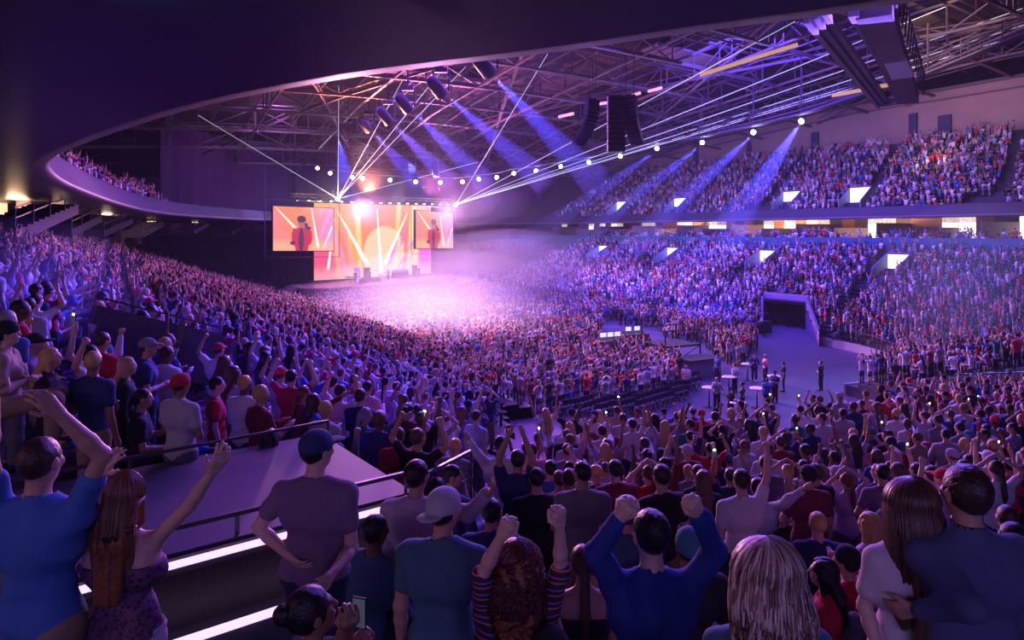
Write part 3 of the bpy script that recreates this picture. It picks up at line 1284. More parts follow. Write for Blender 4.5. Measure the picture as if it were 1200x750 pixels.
    hp_ = [('e', H(0, -.018, .018), (.085, .103, .102), HR, .02)]
    face = [('e', H(0, .085, -.035), (.080, .085, .098), HR, .02), ('c', H(-.08, .03, -.06), H(.08, .03, -.06), .055, .055, .02)]
    nm = 'hair'
    if hs == 'long' or hs == 'curly':
        L = P.get('hairlen', .34)
        fl_ = .012
        bk = U(0, -.15, .40)
        hp_ = [('e', H(0, -.02, .016), (.090, .108, .106), HR, .02)]
        if hs == 'curly':
            hp_ += [('e', H(0, -.04, -.02), (.115, .115, .12), HR, .03)]
        e0 = H(0, -.06, -.04)
        e1 = e0 * .3 + bk * .7 + V(0, .0, .03)
        e2 = bk + V(0, -.005, -(L - .2))
        w_ = .05
        for s in (-1, 0, 1):
            hp_ += [('c', e0 + V(s * w_, 0, 0), e1 + V(s * w_ * 1.1, 0, 0), .045, .042, .03), ('c', e1 + V(s * w_ * 1.1, 0, 0), e2 + V(s * w_ * .8, 0, 0), .042, .022, .03)]
        for s in (-1, 1):
            hp_ += [('c', H(s * .07, -.01, -.02), H(s * .085, -.01, -.14), .03, .022, .03)]
        face = [('e', H(0, .09, -.03), (.068, .08, .11), HR, .02), ('c', nb_ + V(0, .09, .05), nt + V(0, .08, 0), .06, .06)]
    elif hs == 'bun':
        hp_ += [('e', H(0, -.12, .05), (.045, .045, .045), HR, .01)]
        face = [('e', H(0, .09, -.03), (.078, .085, .098), HR, .02), ('c', H(-.08, .0, -.085), H(.08, .0, -.085), .045, .045, .02)]
    elif hs == 'pony':
        a_ = H(0, -.11, .03)
        b_ = U(0, -.15, .42)
        hp_ += [('c', H(0, -.09, .04), a_, .03, .028, .01), ('c', a_, b_, .03, .034, .02), ('c', b_, b_ + V(0, 0, -.16), .034, .012, .02)]
        face = [('e', H(0, .09, -.03), (.078, .085, .098), HR, .02), ('c', H(-.08, .0, -.085), H(.08, .0, -.085), .045, .045, .02)]
    elif hs == 'buzz':
        hp_ = [('e', H(0, -.014, .016), (.079, .100, .097), HR, .02)]
    if hs in ('short', 'buzz'):
        face.append(('c', H(-.09, -.02, -.10), H(.09, -.02, -.10), .05, .05, .02))
        for s in (-1, 1):
            face.append(('e', H(s * .085, .0, -.015), (.016, .026, .036), HR, .01))
    hat = None
    if hs == 'cap':
        bw = -1 if P.get('backcap') else 1
        hat = [('e', H(0, -.012, .035), (.090, .110, .090), HR, .02)]
        brim = [('e', H(0, bw * .125, .028 if bw > 0 else .0), (.070, .075, .012), HR, .01)]
        hp_ = [('e', H(0, -.014, .008), (.081, .100, .090), HR, .02)]
        out['cap'] = dict(prims=hat + brim, subs=[('e', H(0, -.01, -.035), (.10, .12, .05), HR, .005)] if False else [], cut=None,
                          capcut=(H(0, 0, -.002 if bw > 0 else -.02), HR @ V(0, .10 * bw, 1)))
        face.append(('c', H(-.09, -.02, -.10), H(.09, -.02, -.10), .05, .05, .02))
        for s in (-1, 1):
            face.append(('e', H(s * .085, .0, -.015), (.016, .026, .036), HR, .01))
    if hs == 'beanie':
        out['beanie'] = dict(prims=[('e', H(0, -.016, .028), (.092, .112, .112), HR, .02)], subs=[], cut=None, capcut=(H(0, 0, -.012), nrm(HR @ V(0, -.25, 1))))
        hp_ = [('e', H(0, -.014, .0), (.081, .100, .088), HR, .02)]
    out['hair'] = dict(prims=hp_, subs=face, noise=hs in ('long', 'curly') or fine, short=hs not in ('long', 'curly'))
    out['_'] = dict(H=H, HR=HR, hc=hc, U=U, wr=wr, nb=nb_, nt=nt, M=M)
    if hs == 'bald':
        del out['hair']
    for k_ in ('cap', 'beanie'):
        if k_ in out:
            o_, n_ = out[k_].pop('capcut')
            out[k_]['cut'] = (lambda o_, n_: (lambda X, Y, Z: -((X - o_[0]) * n_[0] + (Y - o_[1]) * n_[1] + (Z - o_[2]) * n_[2])))(o_, n_)
    return out


def tint_skin(vs, fg):
    "eyebrows, eyes and lips as colour of the skin mesh"
    H, HR, hc = fg['_']['H'], fg['_']['HR'], fg['_']['hc']
    L = (vs - hc) @ HR
    t = np.ones((len(vs), 3), dtype=np.float32)
    fr = L[:, 1] > .05
    for s in (-1, 1):
        e = fr & (np.abs(L[:, 0] - s * .032) < .014) & (np.abs(L[:, 2] - .002) < .007)
        t[e] = (.25, .22, .22)
        b = fr & (np.abs(L[:, 0] - s * .033) < .021) & (np.abs(L[:, 2] - .026) < .006)
        t[b] = (.35, .28, .25)
    l = fr & (np.abs(L[:, 0]) < .024) & (np.abs(L[:, 2] + .052) < .008)
    t[l] = (.75, .42, .42)
    return t


def part_mesh(fg, part, h, seed=1):
    d = fg[part]
    nz = None
    if d.get('noise'):
        if part == 'hair':
            nz = lambda X, Y, Z: .0045 * np.sin(110 * X + 3 * np.sin(9 * Z + 3 * X)) + .003 * np.sin(190 * X + 30 * Y + 6 * Z)
            if d.get('short'):
                nz = lambda X, Y, Z: .0022 * np.sin(150 * X + 40 * Z + 2 * np.sin(60 * Y)) * np.sin(110 * Y + 90 * Z) - .001
            if d.get('curl'):
                nz = lambda X, Y, Z: .013 * np.sin(70 * X + 4 * np.sin(50 * Z)) * np.sin(60 * Z + 3 * np.sin(45 * Y)) + .006 * np.sin(120 * Y + 90 * X)
        else:
            nz = folds(seed, .009 if h < .016 else .004, 17)
    return solid(d['prims'], h, subs=d.get('subs', ()), cut=d.get('cut'), noise=nz)


def skin_mat(name, tone):
    m = mat(name, tone, .5, vcol='tint')
    N, L = m.node_tree.nodes, m.node_tree.links
    b = N['Principled BSDF']
    at_ = [x for x in N if x.type == 'ATTRIBUTE'][0]
    mx = N.new('ShaderNodeVectorMath')
    mx.operation = 'MULTIPLY'
    mx.inputs[1].default_value = tone
    L.new(at_.outputs['Color'], mx.inputs[0])
    L.new(mx.outputs['Vector'], b.inputs['Base Color'])
    b.inputs['Subsurface Weight'].default_value = 0.0
    return m


SKIN = [skin_mat('skin_fair', (.72, .46, .36)), skin_mat('skin_tan', (.55, .32, .22)), skin_mat('skin_brown', (.30, .16, .10)), skin_mat('skin_dark', (.14, .075, .05))]
SKIN_RGB = [(.72, .46, .36), (.55, .32, .22), (.30, .16, .10), (.14, .075, .05)]
HAIRC = {'black': (.012, .010, .012), 'dark brown': (.045, .025, .018), 'brown': (.12, .06, .035), 'blonde': (.62, .42, .15), 'auburn': (.22, .07, .03), 'grey': (.3, .3, .32)}
TOPC = {'white': (.80, .78, .80), 'light grey': (.48, .48, .52), 'grey': (.24, .24, .28), 'black': (.018, .018, .024), 'navy': (.03, .045, .16), 'blue': (.05, .14, .50),
        'red': (.62, .03, .05), 'maroon': (.25, .03, .05), 'lilac': (.45, .34, .52), 'teal': (.05, .20, .26), 'pink': (.75, .32, .42), 'tan': (.45, .33, .24)}
BOTC = {'black': (.015, .015, .02), 'navy': (.03, .04, .09), 'grey': (.14, .14, .17), 'tan': (.34, .24, .15)}
MH = {k: mat('hair_' + k.replace(' ', '_'), c, .42, bump=.5, bscale=90) for k, c in HAIRC.items()}
MT = {k: mat('cloth_' + k.replace(' ', '_'), c, .85, noise=.08, nscale=12, bump=.25, bscale=220) for k, c in TOPC.items()}
MP = {k: mat('trouser_' + k, c, .85, noise=.12, nscale=30, bump=.25, bscale=220) for k, c in BOTC.items()}
M_SHOE = mat('shoe_dark', (.03, .03, .035), .5)
M_SHOEW = mat('shoe_white', (.6, .6, .62), .5)
M_PHONE = mat('phone_black', (.01, .01, .012), .2)
M_PLED = mat('phone_torch', (1, 1, 1), .3, emit=(.9, .95, 1.0), es=60)
M_PSCR = mat('phone_screen', (.05, .05, .08), .2, emit=(.6, .7, 1.0), es=.06)

# ---- poses shared by the individually built people
VAR = [
    ('standing with arms down', dict(arms=('down', 'down'), hair='short')),
    ('with both arms bent overhead', dict(arms=('upbent', 'upbent'), hair='short')),
    ('with both arms stretched up', dict(arms=('upopen', 'upopen'), hair='long', female=True, sleeve='short')),
    ('with one arm stretched up', dict(arms=('upstraight', 'down'), hair='short', sleeve='short')),
    ('with the other arm raised', dict(arms=('down', 'upbent'), hair='cap', sleeve='short')),
    ('clapping', dict(arms=('clap', 'clap'), hair='long', female=True, sleeve='long')),
    ('clapping', dict(arms=('clap', 'clap'), hair='short', sleeve='long', wide=1.1)),
    ('with folded arms', dict(arms=('fold', 'fold'), hair='cap', backcap=True, sleeve='short')),
    ('with hands on hips', dict(arms=('hips', 'hips'), hair='bun', female=True, sleeve='short')),
    ('holding a phone up', dict(arms=('phone', 'down'), hair='short', sleeve='short')),
    ('reaching one arm forward', dict(arms=('reach', 'down'), hair='pony', female=True, sleeve='long')),
    ('seated', dict(arms=('lap', 'lap'), hair='short', sit=True, lean=6, sleeve='short')),
    ('seated', dict(arms=('clap', 'clap'), hair='long', female=True, sit=True, lean=4, sleeve='short')),
    ('seated with an arm raised', dict(arms=('upstraight', 'lap'), hair='beanie', sit=True, sleeve='long')),
    ('standing with head turned', dict(arms=('down', 'fold'), hair='buzz', sleeve='short', head=(30, 0))),
    ('with hands on the head', dict(arms=('uphead', 'uphead'), hair='pony', female=True, sleeve='short')),
]
HAIRW = {'short': 'short', 'long': 'long', 'cap': 'capped', 'bun': 'tied-up', 'pony': 'ponytail', 'beanie': 'beanie', 'buzz': 'cropped', 'curly': 'curly'}
PARTS = ('skin', 'shirt', 'trousers', 'shoe', 'shoe2', 'hair', 'cap', 'beanie')
HV = .021
PROTO = []
for i, (txt, P) in enumerate(VAR):
    P = dict(P)
    P['fine'] = False
    fg = figure(P)
    ms = {}
    for part in PARTS:
        if part in fg:
            v_, q_ = part_mesh(fg, part, HV if part != 'hair' else .018, i + 1)
            ms[part] = quadmesh(part, v_, q_, None, tint_skin(v_, fg) if part == 'skin' else None, attr='tint')
            ms[part].materials.append(None)
    PROTO.append((txt, P, fg, ms))


def low_figure(fg, P, lod):
    "light mesh of the same figure for far rows: all quads, part index per vertex (0 skin 1 top 2 trousers 3 hair)"
    vs, qs, pt = [], [], []

    def tube(pts, rs, sides, part, ell=1.0, ax=None):
        o = len(vs)
        n = len(pts)
        for i_, p in enumerate(pts):
            t = nrm(pts[min(i_ + 1, n - 1)] - pts[max(i_ - 1, 0)])
            x = np.cross(V(0, 1, 0), t) if ax is None else ax
            x = nrm(x) if np.linalg.norm(x) > 1e-3 else V(1, 0, 0)
            y_ = np.cross(t, x)
            for k_ in range(sides):
                a = 2 * math.pi * (k_ + .5) / sides
                vs.append(p + x * rs[i_] * math.cos(a) + y_ * rs[i_] * ell * math.sin(a))
                pt.append(part)
        for i_ in range(n - 1):
            for k_ in range(sides):
                k2 = (k_ + 1) % sides
                qs.append((o + i_ * sides + k_, o + i_ * sides + k2, o + (i_ + 1) * sides + k2, o + (i_ + 1) * sides + k_))
        if sides == 4:
            qs.append((o + 3, o + 2, o + 1, o))
            e = o + (n - 1) * 4
            qs.append((e, e + 1, e + 2, e + 3))
        else:
            for b_ in (0, (n - 1) * sides):
                for k_ in range(1, sides - 2, 2):
                    qs.append((o + b_, o + b_ + k_, o + b_ + k_ + 1, o + b_ + k_ + 2))

    def ball(c, r, R, part, fine):
        o = len(vs)
        if not fine:
            pts = [V(x, y, z) for z in (-1, 1) for y in (-1, 1) for x in (-1, 1)]
            q = [(0, 2, 3, 1), (4, 5, 7, 6), (0, 1, 5, 4), (2, 6, 7, 3), (0, 4, 6, 2), (1, 3, 7, 5)]
            for p in pts:
                vs.append(c + R @ (nrm(p) * V(*r) * 1.12))
                pt.append(part)
            qs.extend([tuple(o + k_ for k_ in f_) for f_ in q])
            return
        idx = {}
        for f_ in range(6):
            ax_ = f_ // 2
            s = 1 if f_ % 2 else -1
            for i_ in range(2):
                for j_ in range(2):
                    q = []
                    for (di, dj) in ((0, 0), (1, 0), (1, 1), (0, 1)):
                        p = [0, 0, 0]
                        p[ax_] = s
                        p[(ax_ + 1) % 3] = i_ + di - 1
                        p[(ax_ + 2) % 3] = j_ + dj - 1
                        p = tuple(p)
                        if p not in idx:
                            idx[p] = len(vs)
                            vs.append(c + R @ (nrm(V(*p)) * V(*r) * 1.03))
                            pt.append(part)
                        q.append(idx[p])
                    qs.append(tuple(q) if s > 0 else tuple(q[::-1]))
    g = fg['_']
    U, H, HR = g['U'], g['H'], g['HR']
    fine = lod == 2
    fem = P.get('female')
    sit = P.get('sit')
    sw = .16 if fem else .185
    ns = 6 if fine else 4
    c = 1.0 if fine else 1.25
    X1 = V(1, 0, 0)
    tube([U(0, 0, -.1), U(0, .01, .12), U(0, 0, .34), U(0, -.01, .47), U(0, -.01, .53)] if fine else [U(0, 0, -.1), U(0, 0, .3), U(0, -.01, .5)],
         [.19 * c, (.145 if fem else .165) * c, .20 * c, (sw + .02) * c, .07] if fine else [.17 * c, .185 * c, .15 * c], ns, 1, .62, X1)
    ball(H(0, .005, -.012), (.075, .09, .118), HR, 0, fine)
    hs = P.get('hair')
    part = 3 if hs not in ('cap', 'beanie') else 4
    ball(H(0, -.022, .028), (.084, .098, .098), HR, part, fine)
    if hs in ('long', 'pony', 'curly'):
        tube([H(0, -.06, 0), U(0, -.13, .45), U(0, -.14, .27)], [.085, .09, .05], 4, 3, .45, X1)
    ns = 4
    caps = [p for p in fg['skin']['prims'] if p[0] == 'c']
    for si, s in ((0, 1), (1, -1)):
        a = P['arms'][si]
        S = U(s * sw, -.01, .455)
        e, f_, mode = ARM[a]
        E = S + nrm(V(e[0] * s, e[1], e[2])) * .285
        W_ = E + nrm(V(f_[0] * s, f_[1], f_[2])) * .25
        hd = W_ + nrm(W_ - E) * .14
        long_ = P.get('sleeve') == 'long'
        m_ = S + (E - S) * .6
        tube([S, m_], [.06 * c, .055 * c], ns, 1)
        tube([m_, E, W_], [.045 * c, .038 * c, .030 * c], ns, 1 if long_ else 0)
        tube([W_, hd], [.032 * c, .026 * c], ns, 0, .6)
        hj = V(s * .09, 0, (.50 if sit else .93) - .03)
        kn = V(s * .13, .43, .52) if sit else V(s * .1, .02, .49)
        an = V(s * .13, .40, .05) if sit else V(s * .105, -.02, .05)
        tube([hj, kn], [.10 * c, .07 * c], ns, 2)
        tube([kn, an], [.068 * c, .05 * c], ns, 2)
        if fine:
            tube([an + V(0, -.04, 0), an + V(0, .16, -.01)], [.045, .04], ns, 5, .8)
    return np.array(vs), np.array(qs, dtype=np.int64), np.array(pt)


def mid_figure(fg, P, h):
    "one painted mesh of a figure"
    vs, q, pt = [], [], []
    o = 0
    for part, pid in (('skin', 0), ('shirt', 1), ('trousers', 2), ('hair', 3), ('cap', 4), ('beanie', 4)):
        if part not in fg:
            continue
        d = dict(fg[part])
        if part == 'skin':
            pr = [p for p in d['prims']]
            d['prims'] = pr
        v_, q_ = solid(d['prims'], h, subs=d.get('subs', ()), cut=d.get('cut'))
        vs.append(v_)
        q.append(q_ + o)
        pt.append(np.full(len(v_), pid))
        o += len(v_)
    return np.concatenate(vs), np.concatenate(q), np.concatenate(pt)


MIDV = [mid_figure(fg, P, .046) for _, P, fg, _ in PROTO]
LOWV = {2: [low_figure(fg, P, 2) for _, P, fg, _ in PROTO], 3: [low_figure(fg, P, 3) for _, P, fg, _ in PROTO]}
print('variants', [len(m[0]) for m in MIDV][:4], len(LOWV[2][0][0]), len(LOWV[3][0][0]))

# ------------------------------------------------------------------ where people are
HEROPOS = []          # filled by the close figures below: (x, y)
cr = random.Random(11)
rs = np.random.RandomState(5)


def yaw_to(fx, fy):
    return math.atan2(-fx, fy)


STAGE_C = Vector((-21, 108))
SPOTS = []            # x, y, z, yaw, sitting, zone


def in_view(x, y, z, m=40):
    if y < .5:
        return False
    px = 600 + F * x / y
    py = HY - (z + 1.2 - EYE) * F / y
    return -m < px < 1200 + m and -m < py < 760


def put(x, y, z, fx, fy, zone, psit=.25, jit=.25):
    if not in_view(x, y, z):
        return
    if y > 40:
        n_, u_ = toNU(x, y)
        for pn, pu, dp, wd in PORT:
            if abs(u_ - pu) < wd / 2 + .5 and -2.6 < n_ - pn < dp + .5:
                return
    d = Vector((fx, fy)).normalized()
    s = Vector((STAGE_C.x - x, STAGE_C.y - y)).normalized()
    v = d * .55 + s * .45
    SPOTS.append((x + cr.uniform(-.07, .07), y + cr.uniform(-.07, .07), z, yaw_to(v.x, v.y) + cr.gauss(0, jit), cr.random() < psit, zone))


# bowl rows (left and right lower stands and the corner)
def bowl_people():
    for k in range(27):
        d = (k + .45) * ROW
        z = hgt(k * ROW)
        pts = [(p[0] + p[2] * d, p[1] + p[3] * d, p[2], p[3]) for p in BP]
        acc = cr.random() * .5
        for a, b in zip(pts[:-1], pts[1:]):
            L = math.hypot(b[0] - a[0], b[1] - a[1])
            while acc < L:
                t = acc / L
                acc += .60
                n, u = a[0] + (b[0] - a[0]) * t, a[1] + (b[1] - a[1]) * t
                p = NU(n, u)
                if not bowl_ok(n, u, d) or p.y < 1:
                    continue
                if cr.random() < .07:
                    continue
                left = n < 25 and u < 104
                px = 600 + F * p.x / p.y
                if left:
                    # empty block by the stage starts behind an aisle line
                    if u > 76 + (18 - n) * .75 or u > 98:
                        continue
                    if abs(((u + n * .3) % 15.0) - 7) < .65:
                        continue
                    if vom_l(p):
                        continue
                    zone = 'left stand'
                elif u > 104 or (u > 96):
                    continue
                else:
                    if u > 36 and abs(((u - (n - 50) * .33 - 49.5) % 14.5)) < 1.15:
                        continue
                    if u <= 36:
                        ang = math.degrees(math.atan2(u - 36, n - 38))
                        if abs((ang + 22) % 24) < 1.6:
                            continue
                    zone = 'right stand' if u > 33 else 'corner stand'
                put(p.x, p.y, z, -(.866 * a[2] - .5 * a[3]), -(.5 * a[2] + .866 * a[3]), zone, .22 if left else .35)
            acc -= L


def vom_l(p):
    q = p.x / p.y * F + 600
    return 105 < q < 262 and 9.3 < p.y < 14.2 and abs(p.y - (11.0 + (q - 105) * .012)) < 1.1


# upper stand rows
def upper_people():
    for k in range(UR - 1):
        o = 1.45 + k * ROW
        z = 11.3 + .6 * k * ROW
        acc = 0
        for i in range(nR):
            p, q = ring(o, z, i), ring(o, z, i + 1)
            L = (q - p).length
            while acc < L:
                t = acc / L
                acc += .62
                r_ = p.lerp(q, t)
                n, u = toNU(r_.x, r_.y)
                if r_.y < 14 or cr.random() < .06:
                    continue
                rt = RC[i].x > 60 and 18 < u < 108
                lt = RC[i].x < 6 and 14 < u < 72 and k < 3
                if not (rt or lt):
                    continue
                if rt:
                    if abs((u - (n - 73) * .3 - 46.8 + 14.0 * 5) % 14.0) < 1.2:
                        continue
                    if k < 3 and ((u - 46.8 + 70) % 14.0) < 4.2:
                        continue
                f = -(RN[i])
                put(r_.x, r_.y, z, .866 * f.x - .5 * f.y, .5 * f.x + .866 * f.y, 'upper stand', .4)
            acc -= L


def near_people():
    for i, y0 in enumerate(NR):
        y = y0 + .42
        if y < 4.5:
            continue
        z = near_z(y0 + .4)
        x = -4 + cr.random() * .4
        while x < 34:
            x += cr.uniform(.56, .74) if y > 8 else cr.uniform(.64, .9)
            if y > yb(x) or (walong(x, y) < 2.7 and wdist(x, y) > -.75) or x < left_line(y) + .45:
                continue
            if cr.random() < .08:
                continue
            if abs(x - .18 * y - 1.6) < .01:
                continue
            if y < 6.6 and 600 + F * x / y < 900:
                continue
            if any(math.hypot(x - a, y - b) < (.62 if y < 6.5 else .45) for a, b in HEROPOS):
                continue
            # open walkway between the two stands in the picture's lower middle
            seated = .35 if y < 7 else .16
            if 600 + F * x / y > 880 and y < 7:
                seated = 1.0
            put(x, y, z, -.15, 1, 'near stand', seated, .2)


POLY = [(385, 352), (660, 338), (800, 372), (897, 386), (890, 404), (872, 432), (845, 424), (820, 405), (782, 398), (768, 384), (708, 381),
        (700, 398), (712, 412), (788, 434), (800, 447), (792, 462), (742, 477), (660, 484), (560, 492), (520, 500), (380, 470), (310, 400)]


def inpoly(x, y, P):
    c = False
    j = len(P) - 1
    for i in range(len(P)):
        if (P[i][1] > y) != (P[j][1] > y) and x < (P[j][0] - P[i][0]) * (y - P[i][1]) / (P[j][1] - P[i][1]) + P[i][0]:
            c = not c
        j = i
    return c


FP = [on_floor(x, y) for x, y in POLY]
FPN = [toNU(p.x, p.y) for p in FP]
FLOORSEATS = []


def floor_people():
    u = 24.0
    while u < 101:
        n = 18.7
        while n < 49.4:
            if inpoly(n, u, FPN) and abs(n - 34) > .8 and abs(u % 13.5) > 1.3:
                p = NU(n, u)
                if cr.random() > .07:
                    put(p.x, p.y, 0, -.5, .866, 'arena floor', .2)
                if p.y < 52:
                    FLOORSEATS.append((p.x, p.y))
            n += .60
        u += .92


def finish_crowd():
    bowl_people()
    SPOTS[:] = [q for q in SPOTS if not any(math.hypot(q[0] - a, q[1] - b) < .5 for a, b in HEROPOS)]
    upper_people()
    near_people()
    floor_people()
    # nearest in the picture become people of their own
    def size(s):
        return s[1]
    S = sorted(SPOTS, key=lambda s: (s[1] + (3 if s[5] == 'left stand' else 0)))
    nI = 300 - len(HEROPOS) - EXTRA_PEOPLE
    ind = [s for s in S if HY - (s[2] + (1.25 if s[4] else 1.7) - EYE) * F / s[1] < 745][:nI]
    ids = set(id(s) for s in ind)
    rest = [s for s in SPOTS if id(s) not in ids]
    return ind, rest


TOPW = [('white', 18), ('light grey', 16), ('grey', 10), ('black', 13), ('navy', 10), ('blue', 9), ('red', 8), ('maroon', 6), ('lilac', 9), ('teal', 3), ('pink', 3), ('tan', 2)]
TOPL = [k for k, w_ in TOPW for _ in range(w_)]
HAIRL = ['black'] * 5 + ['dark brown'] * 7 + ['brown'] * 4 + ['blonde'] * 3 + ['auburn'] + ['grey']
STAND = [i for i, (t, P) in enumerate(VAR) if not P.get('sit')]
SITV = [i for i, (t, P) in enumerate(VAR) if P.get('sit')]
SW = {0: 5, 1: 3, 2: 2, 3: 2, 4: 2, 5: 2, 6: 2, 7: 1, 8: 1, 9: 1, 10: 1, 14: 2, 15: 1}
STW = [i for i in STAND for _ in range(SW.get(i, 1))]
CALM = [0, 0, 0, 0, 1, 3, 4, 5, 6, 6, 7, 8, 9, 10, 14, 14, 0]


def crowd_mesh(rest):
    pv = [np.array(SKIN_RGB[i]) for i in range(4)]
    VV, QQ, CC = [], [], []
    off = 0
    cnt = {1: 0, 2: 0, 3: 0}
    for (x, y, z, yaw, sit, zone) in rest:
        i = cr.choice(SITV if sit else STW)
        lod = 1 if y < 21 else (2 if y < 62 else 3)
        cnt[lod] += 1
        v, q, pt = MIDV[i] if lod == 1 else LOWV[lod][i]
        s = cr.uniform(.93, 1.06)
        c_, s_ = math.cos(yaw), math.sin(yaw)
        fl = -1 if cr.random() < .5 else 1
        R = np.array([[c_ * fl, s_ * fl, 0], [-s_, c_, 0], [0, 0, 1]])
        w = v @ R * s + np.array([x, y, z])
        if fl < 0:
            q = q[:, ::-1]
        top = np.array(TOPC[cr.choice(TOPL)])
        sk = pv[cr.choice([0, 0, 0, 1, 1, 2, 3])]
        hc = np.array(HAIRC[cr.choice(HAIRL)])
        bt = np.array(BOTC[cr.choice(['black', 'navy', 'navy', 'grey', 'tan'])])
        pal = np.array([sk, top, bt, hc, np.array(TOPC[cr.choice(['navy', 'black', 'light grey', 'red'])]), np.array((.05, .05, .05))])
        VV.append(w.astype(np.float32))
        QQ.append((q + off).astype(np.int32))
        CC.append(pal[pt].astype(np.float32))
        off += len(v)
    me = quadmesh('crowd', np.concatenate(VV), np.concatenate(QQ), mat('crowd_cloth_and_skin', (1, 1, 1), .75, vcol='col'), np.concatenate(CC), smooth=True)
    o = bpy.data.objects.new('crowd', me)
    C.objects.link(o)
    tag(o, 'thousands of people filling the stands and arena floor further from the camera', 'crowd', kind='stuff')
    print('CROWD', cnt, off)


ZL = {'near stand': 'near stand', 'left stand': 'left stand', 'right stand': 'right stand', 'corner stand': 'corner stand', 'arena floor': 'arena floor', 'upper stand': 'upper balcony'}


PH_ORD = ['the', 'second', 'third', 'fourth', 'fifth', 'sixth', 'seventh', 'eighth', 'ninth', 'tenth', 'eleventh', 'twelfth', 'thirteenth', 'fourteenth', 'fifteenth'] + ['next'] * 20


def individuals(ind):
    recs = []
    for (x, y, z, yaw, sit, zone) in ind:
        i = cr.choice(SITV if sit else (STW if y > 9 else CALM))
        recs.append(dict(x=x, y=y, z=z, yaw=yaw, i=i, zone=zone, top=cr.choice(TOPL), hair=cr.choice(HAIRL), sk=cr.choice([0, 0, 0, 1, 1, 2, 3]),
                         bot=cr.choice(['black', 'navy', 'navy', 'grey', 'tan']), cap=cr.choice(['navy', 'black', 'light grey', 'red', 'white'])))
    XY = np.array([(r['x'], r['y']) for r in recs])

    def base(r):
        hw = HAIRW[PROTO[r['i']][1]['hair']]
        hair = {'capped': f"{r['cap']} cap", 'beanie': 'teal beanie'}.get(hw, f"{hw} {r['hair']} hair")
        tx = PROTO[r['i']][0]
        return f"person in {r['top']} top, {hair}, {tx}"
    for r in recs:
        r['lab'] = base(r) + (f", {ZL[r['zone']]}" if len(base(r).split()) < 13 else '')
    for step in range(2):
        seen = {}
        for k, r in enumerate(recs):
            seen.setdefault(r['lab'], []).append(k)
        for lab, ks in seen.items():
            if len(ks) < 2:
                continue
            for k in ks:
                r = recs[k]
                dx, dy = XY[:, 0] - r['x'], XY[:, 1] - r['y']
                ok = (dy > .3) & (dy < 3) if step == 0 else (dy < -.3) & (dy > -3)
                dd = np.where(ok, np.hypot(dx * 1.5, dy), 99)
                m = int(np.argmin(dd))
                if dd[m] < 99:
                    o = recs[m]['top']
                    if step == 0:
                        b = base(r)
                        r['lab'] = b + (f", behind one in {o}" if len(b.split()) <= 11 else '')
                    else:
                        w_ = r['lab'].split()
                        r['lab'] = ' '.join(w_[:13]) + f" before {o}"
    for r in recs:
        r['lab'] = ' '.join(r['lab'].split()[:15]).rstrip(',')
        for tail in (' behind one in', ' behind one', ' behind', ' in', ' light', ' right', ' left', ' near'):
            if r['lab'].endswith(tail):
                r['lab'] = r['lab'][:-len(tail)].rstrip(',')
    seen = {}
    for k, r in enumerate(recs):
        seen.setdefault(r['lab'], []).append(k)
    for lab, ks in seen.items():
        if len(ks) > 1:
            ks.sort(key=lambda k: recs[k]['x'] / recs[k]['y'])
            for j, k in enumerate(ks):
                recs[k]['lab'] = ' '.join(recs[k]['lab'].split()[:11]) + f", {['first', 'second', 'third', 'fourth', 'fifth'][min(j, 4)]} from the left"
    print('LONG', [r['lab'] for r in recs if len(r['lab'].split()) > 15][:5], 'N', len(recs), len(set(r['lab'] for r in recs)))
    for r in recs:
        txt, P, fg, ms = PROTO[r['i']]
        s = cr.uniform(.95, 1.05)
        root = None
        for part in PARTS:
            if part not in ms:
                continue
            if part.startswith('shoe') and r['y'] > 12 and r['zone'] == 'near stand':
                continue
            nm = {'skin': 'person', 'shoe2': 'shoe'}.get(part, part)
            o = bpy.data.objects.new(nm, ms[part])
            m = {'skin': SKIN[r['sk']], 'shirt': MT[r['top']], 'trousers': MP[r['bot']], 'hair': MH[r['hair']], 'shoe': M_SHOE, 'shoe2': M_SHOE,
                 'cap': MT[r['cap']], 'beanie': MT['teal']}[part]
            o.material_slots[0].link = 'OBJECT'
            o.material_slots[0].material = m
            C.objects.link(o)
            if root is None:
                root = o
                o.location = (r['x'], r['y'], r['z'])
                o.rotation_euler = (0, 0, r['yaw'])
                o.scale = (s, s, s)
                tag(o, r['lab'], 'person', f"people watching from the {ZL[r['zone']]}")
            else:
                o.parent = root
        if PROTO[r['i']][0] == 'holding a phone up':
            W_, d = fg['_']['wr'][0]
            p = V(W_[0], W_[1], W_[2]) + d * .12
            p = rotz(r['yaw']) @ (p * s) + V(r['x'], r['y'], r['z'])
            phone(p, r['yaw'], f"lit phone raised by person in {r['top']}, {PH_ORD.pop(0)} nearest lit phone", light=True)


def phone(p, yaw, label, light=False, tilt=0.0, sc=1.0):
    t = thing('phone', label, 'phone', tuple(p), yaw, 'phones held up by the audience' if light else None)
    t.scale = (sc, sc, sc)
    mb = MB()
    mb.box((0, 0, 0), (.075, .009, .150))
    mb.build('case', M_PHONE, t, bevel=.003)
    mb = MB()
    mb.box((0, -.005, 0), (.066, .002, .136))
    mb.build('screen', M_PSCR, t)
    mb = MB()
    if light:
        mb.lathe([(.014, 0), (.014, .004)], (0, 0, 0), 10)
        mb.v = [(a, .0075 + c, b + .05) for a, b, c in mb.v] + []
        o = mb.build('torch', M_PLED, t)
        mb2 = MB()
        mb2.lathe([(.012, 0), (.012, .003)], (0, 0, 0), 10)
        mb2.v = [(a, -.0085 - c, b + .055) for a, b, c in mb2.v]
        mb2.build('front_light', M_PLED, t)
    return t

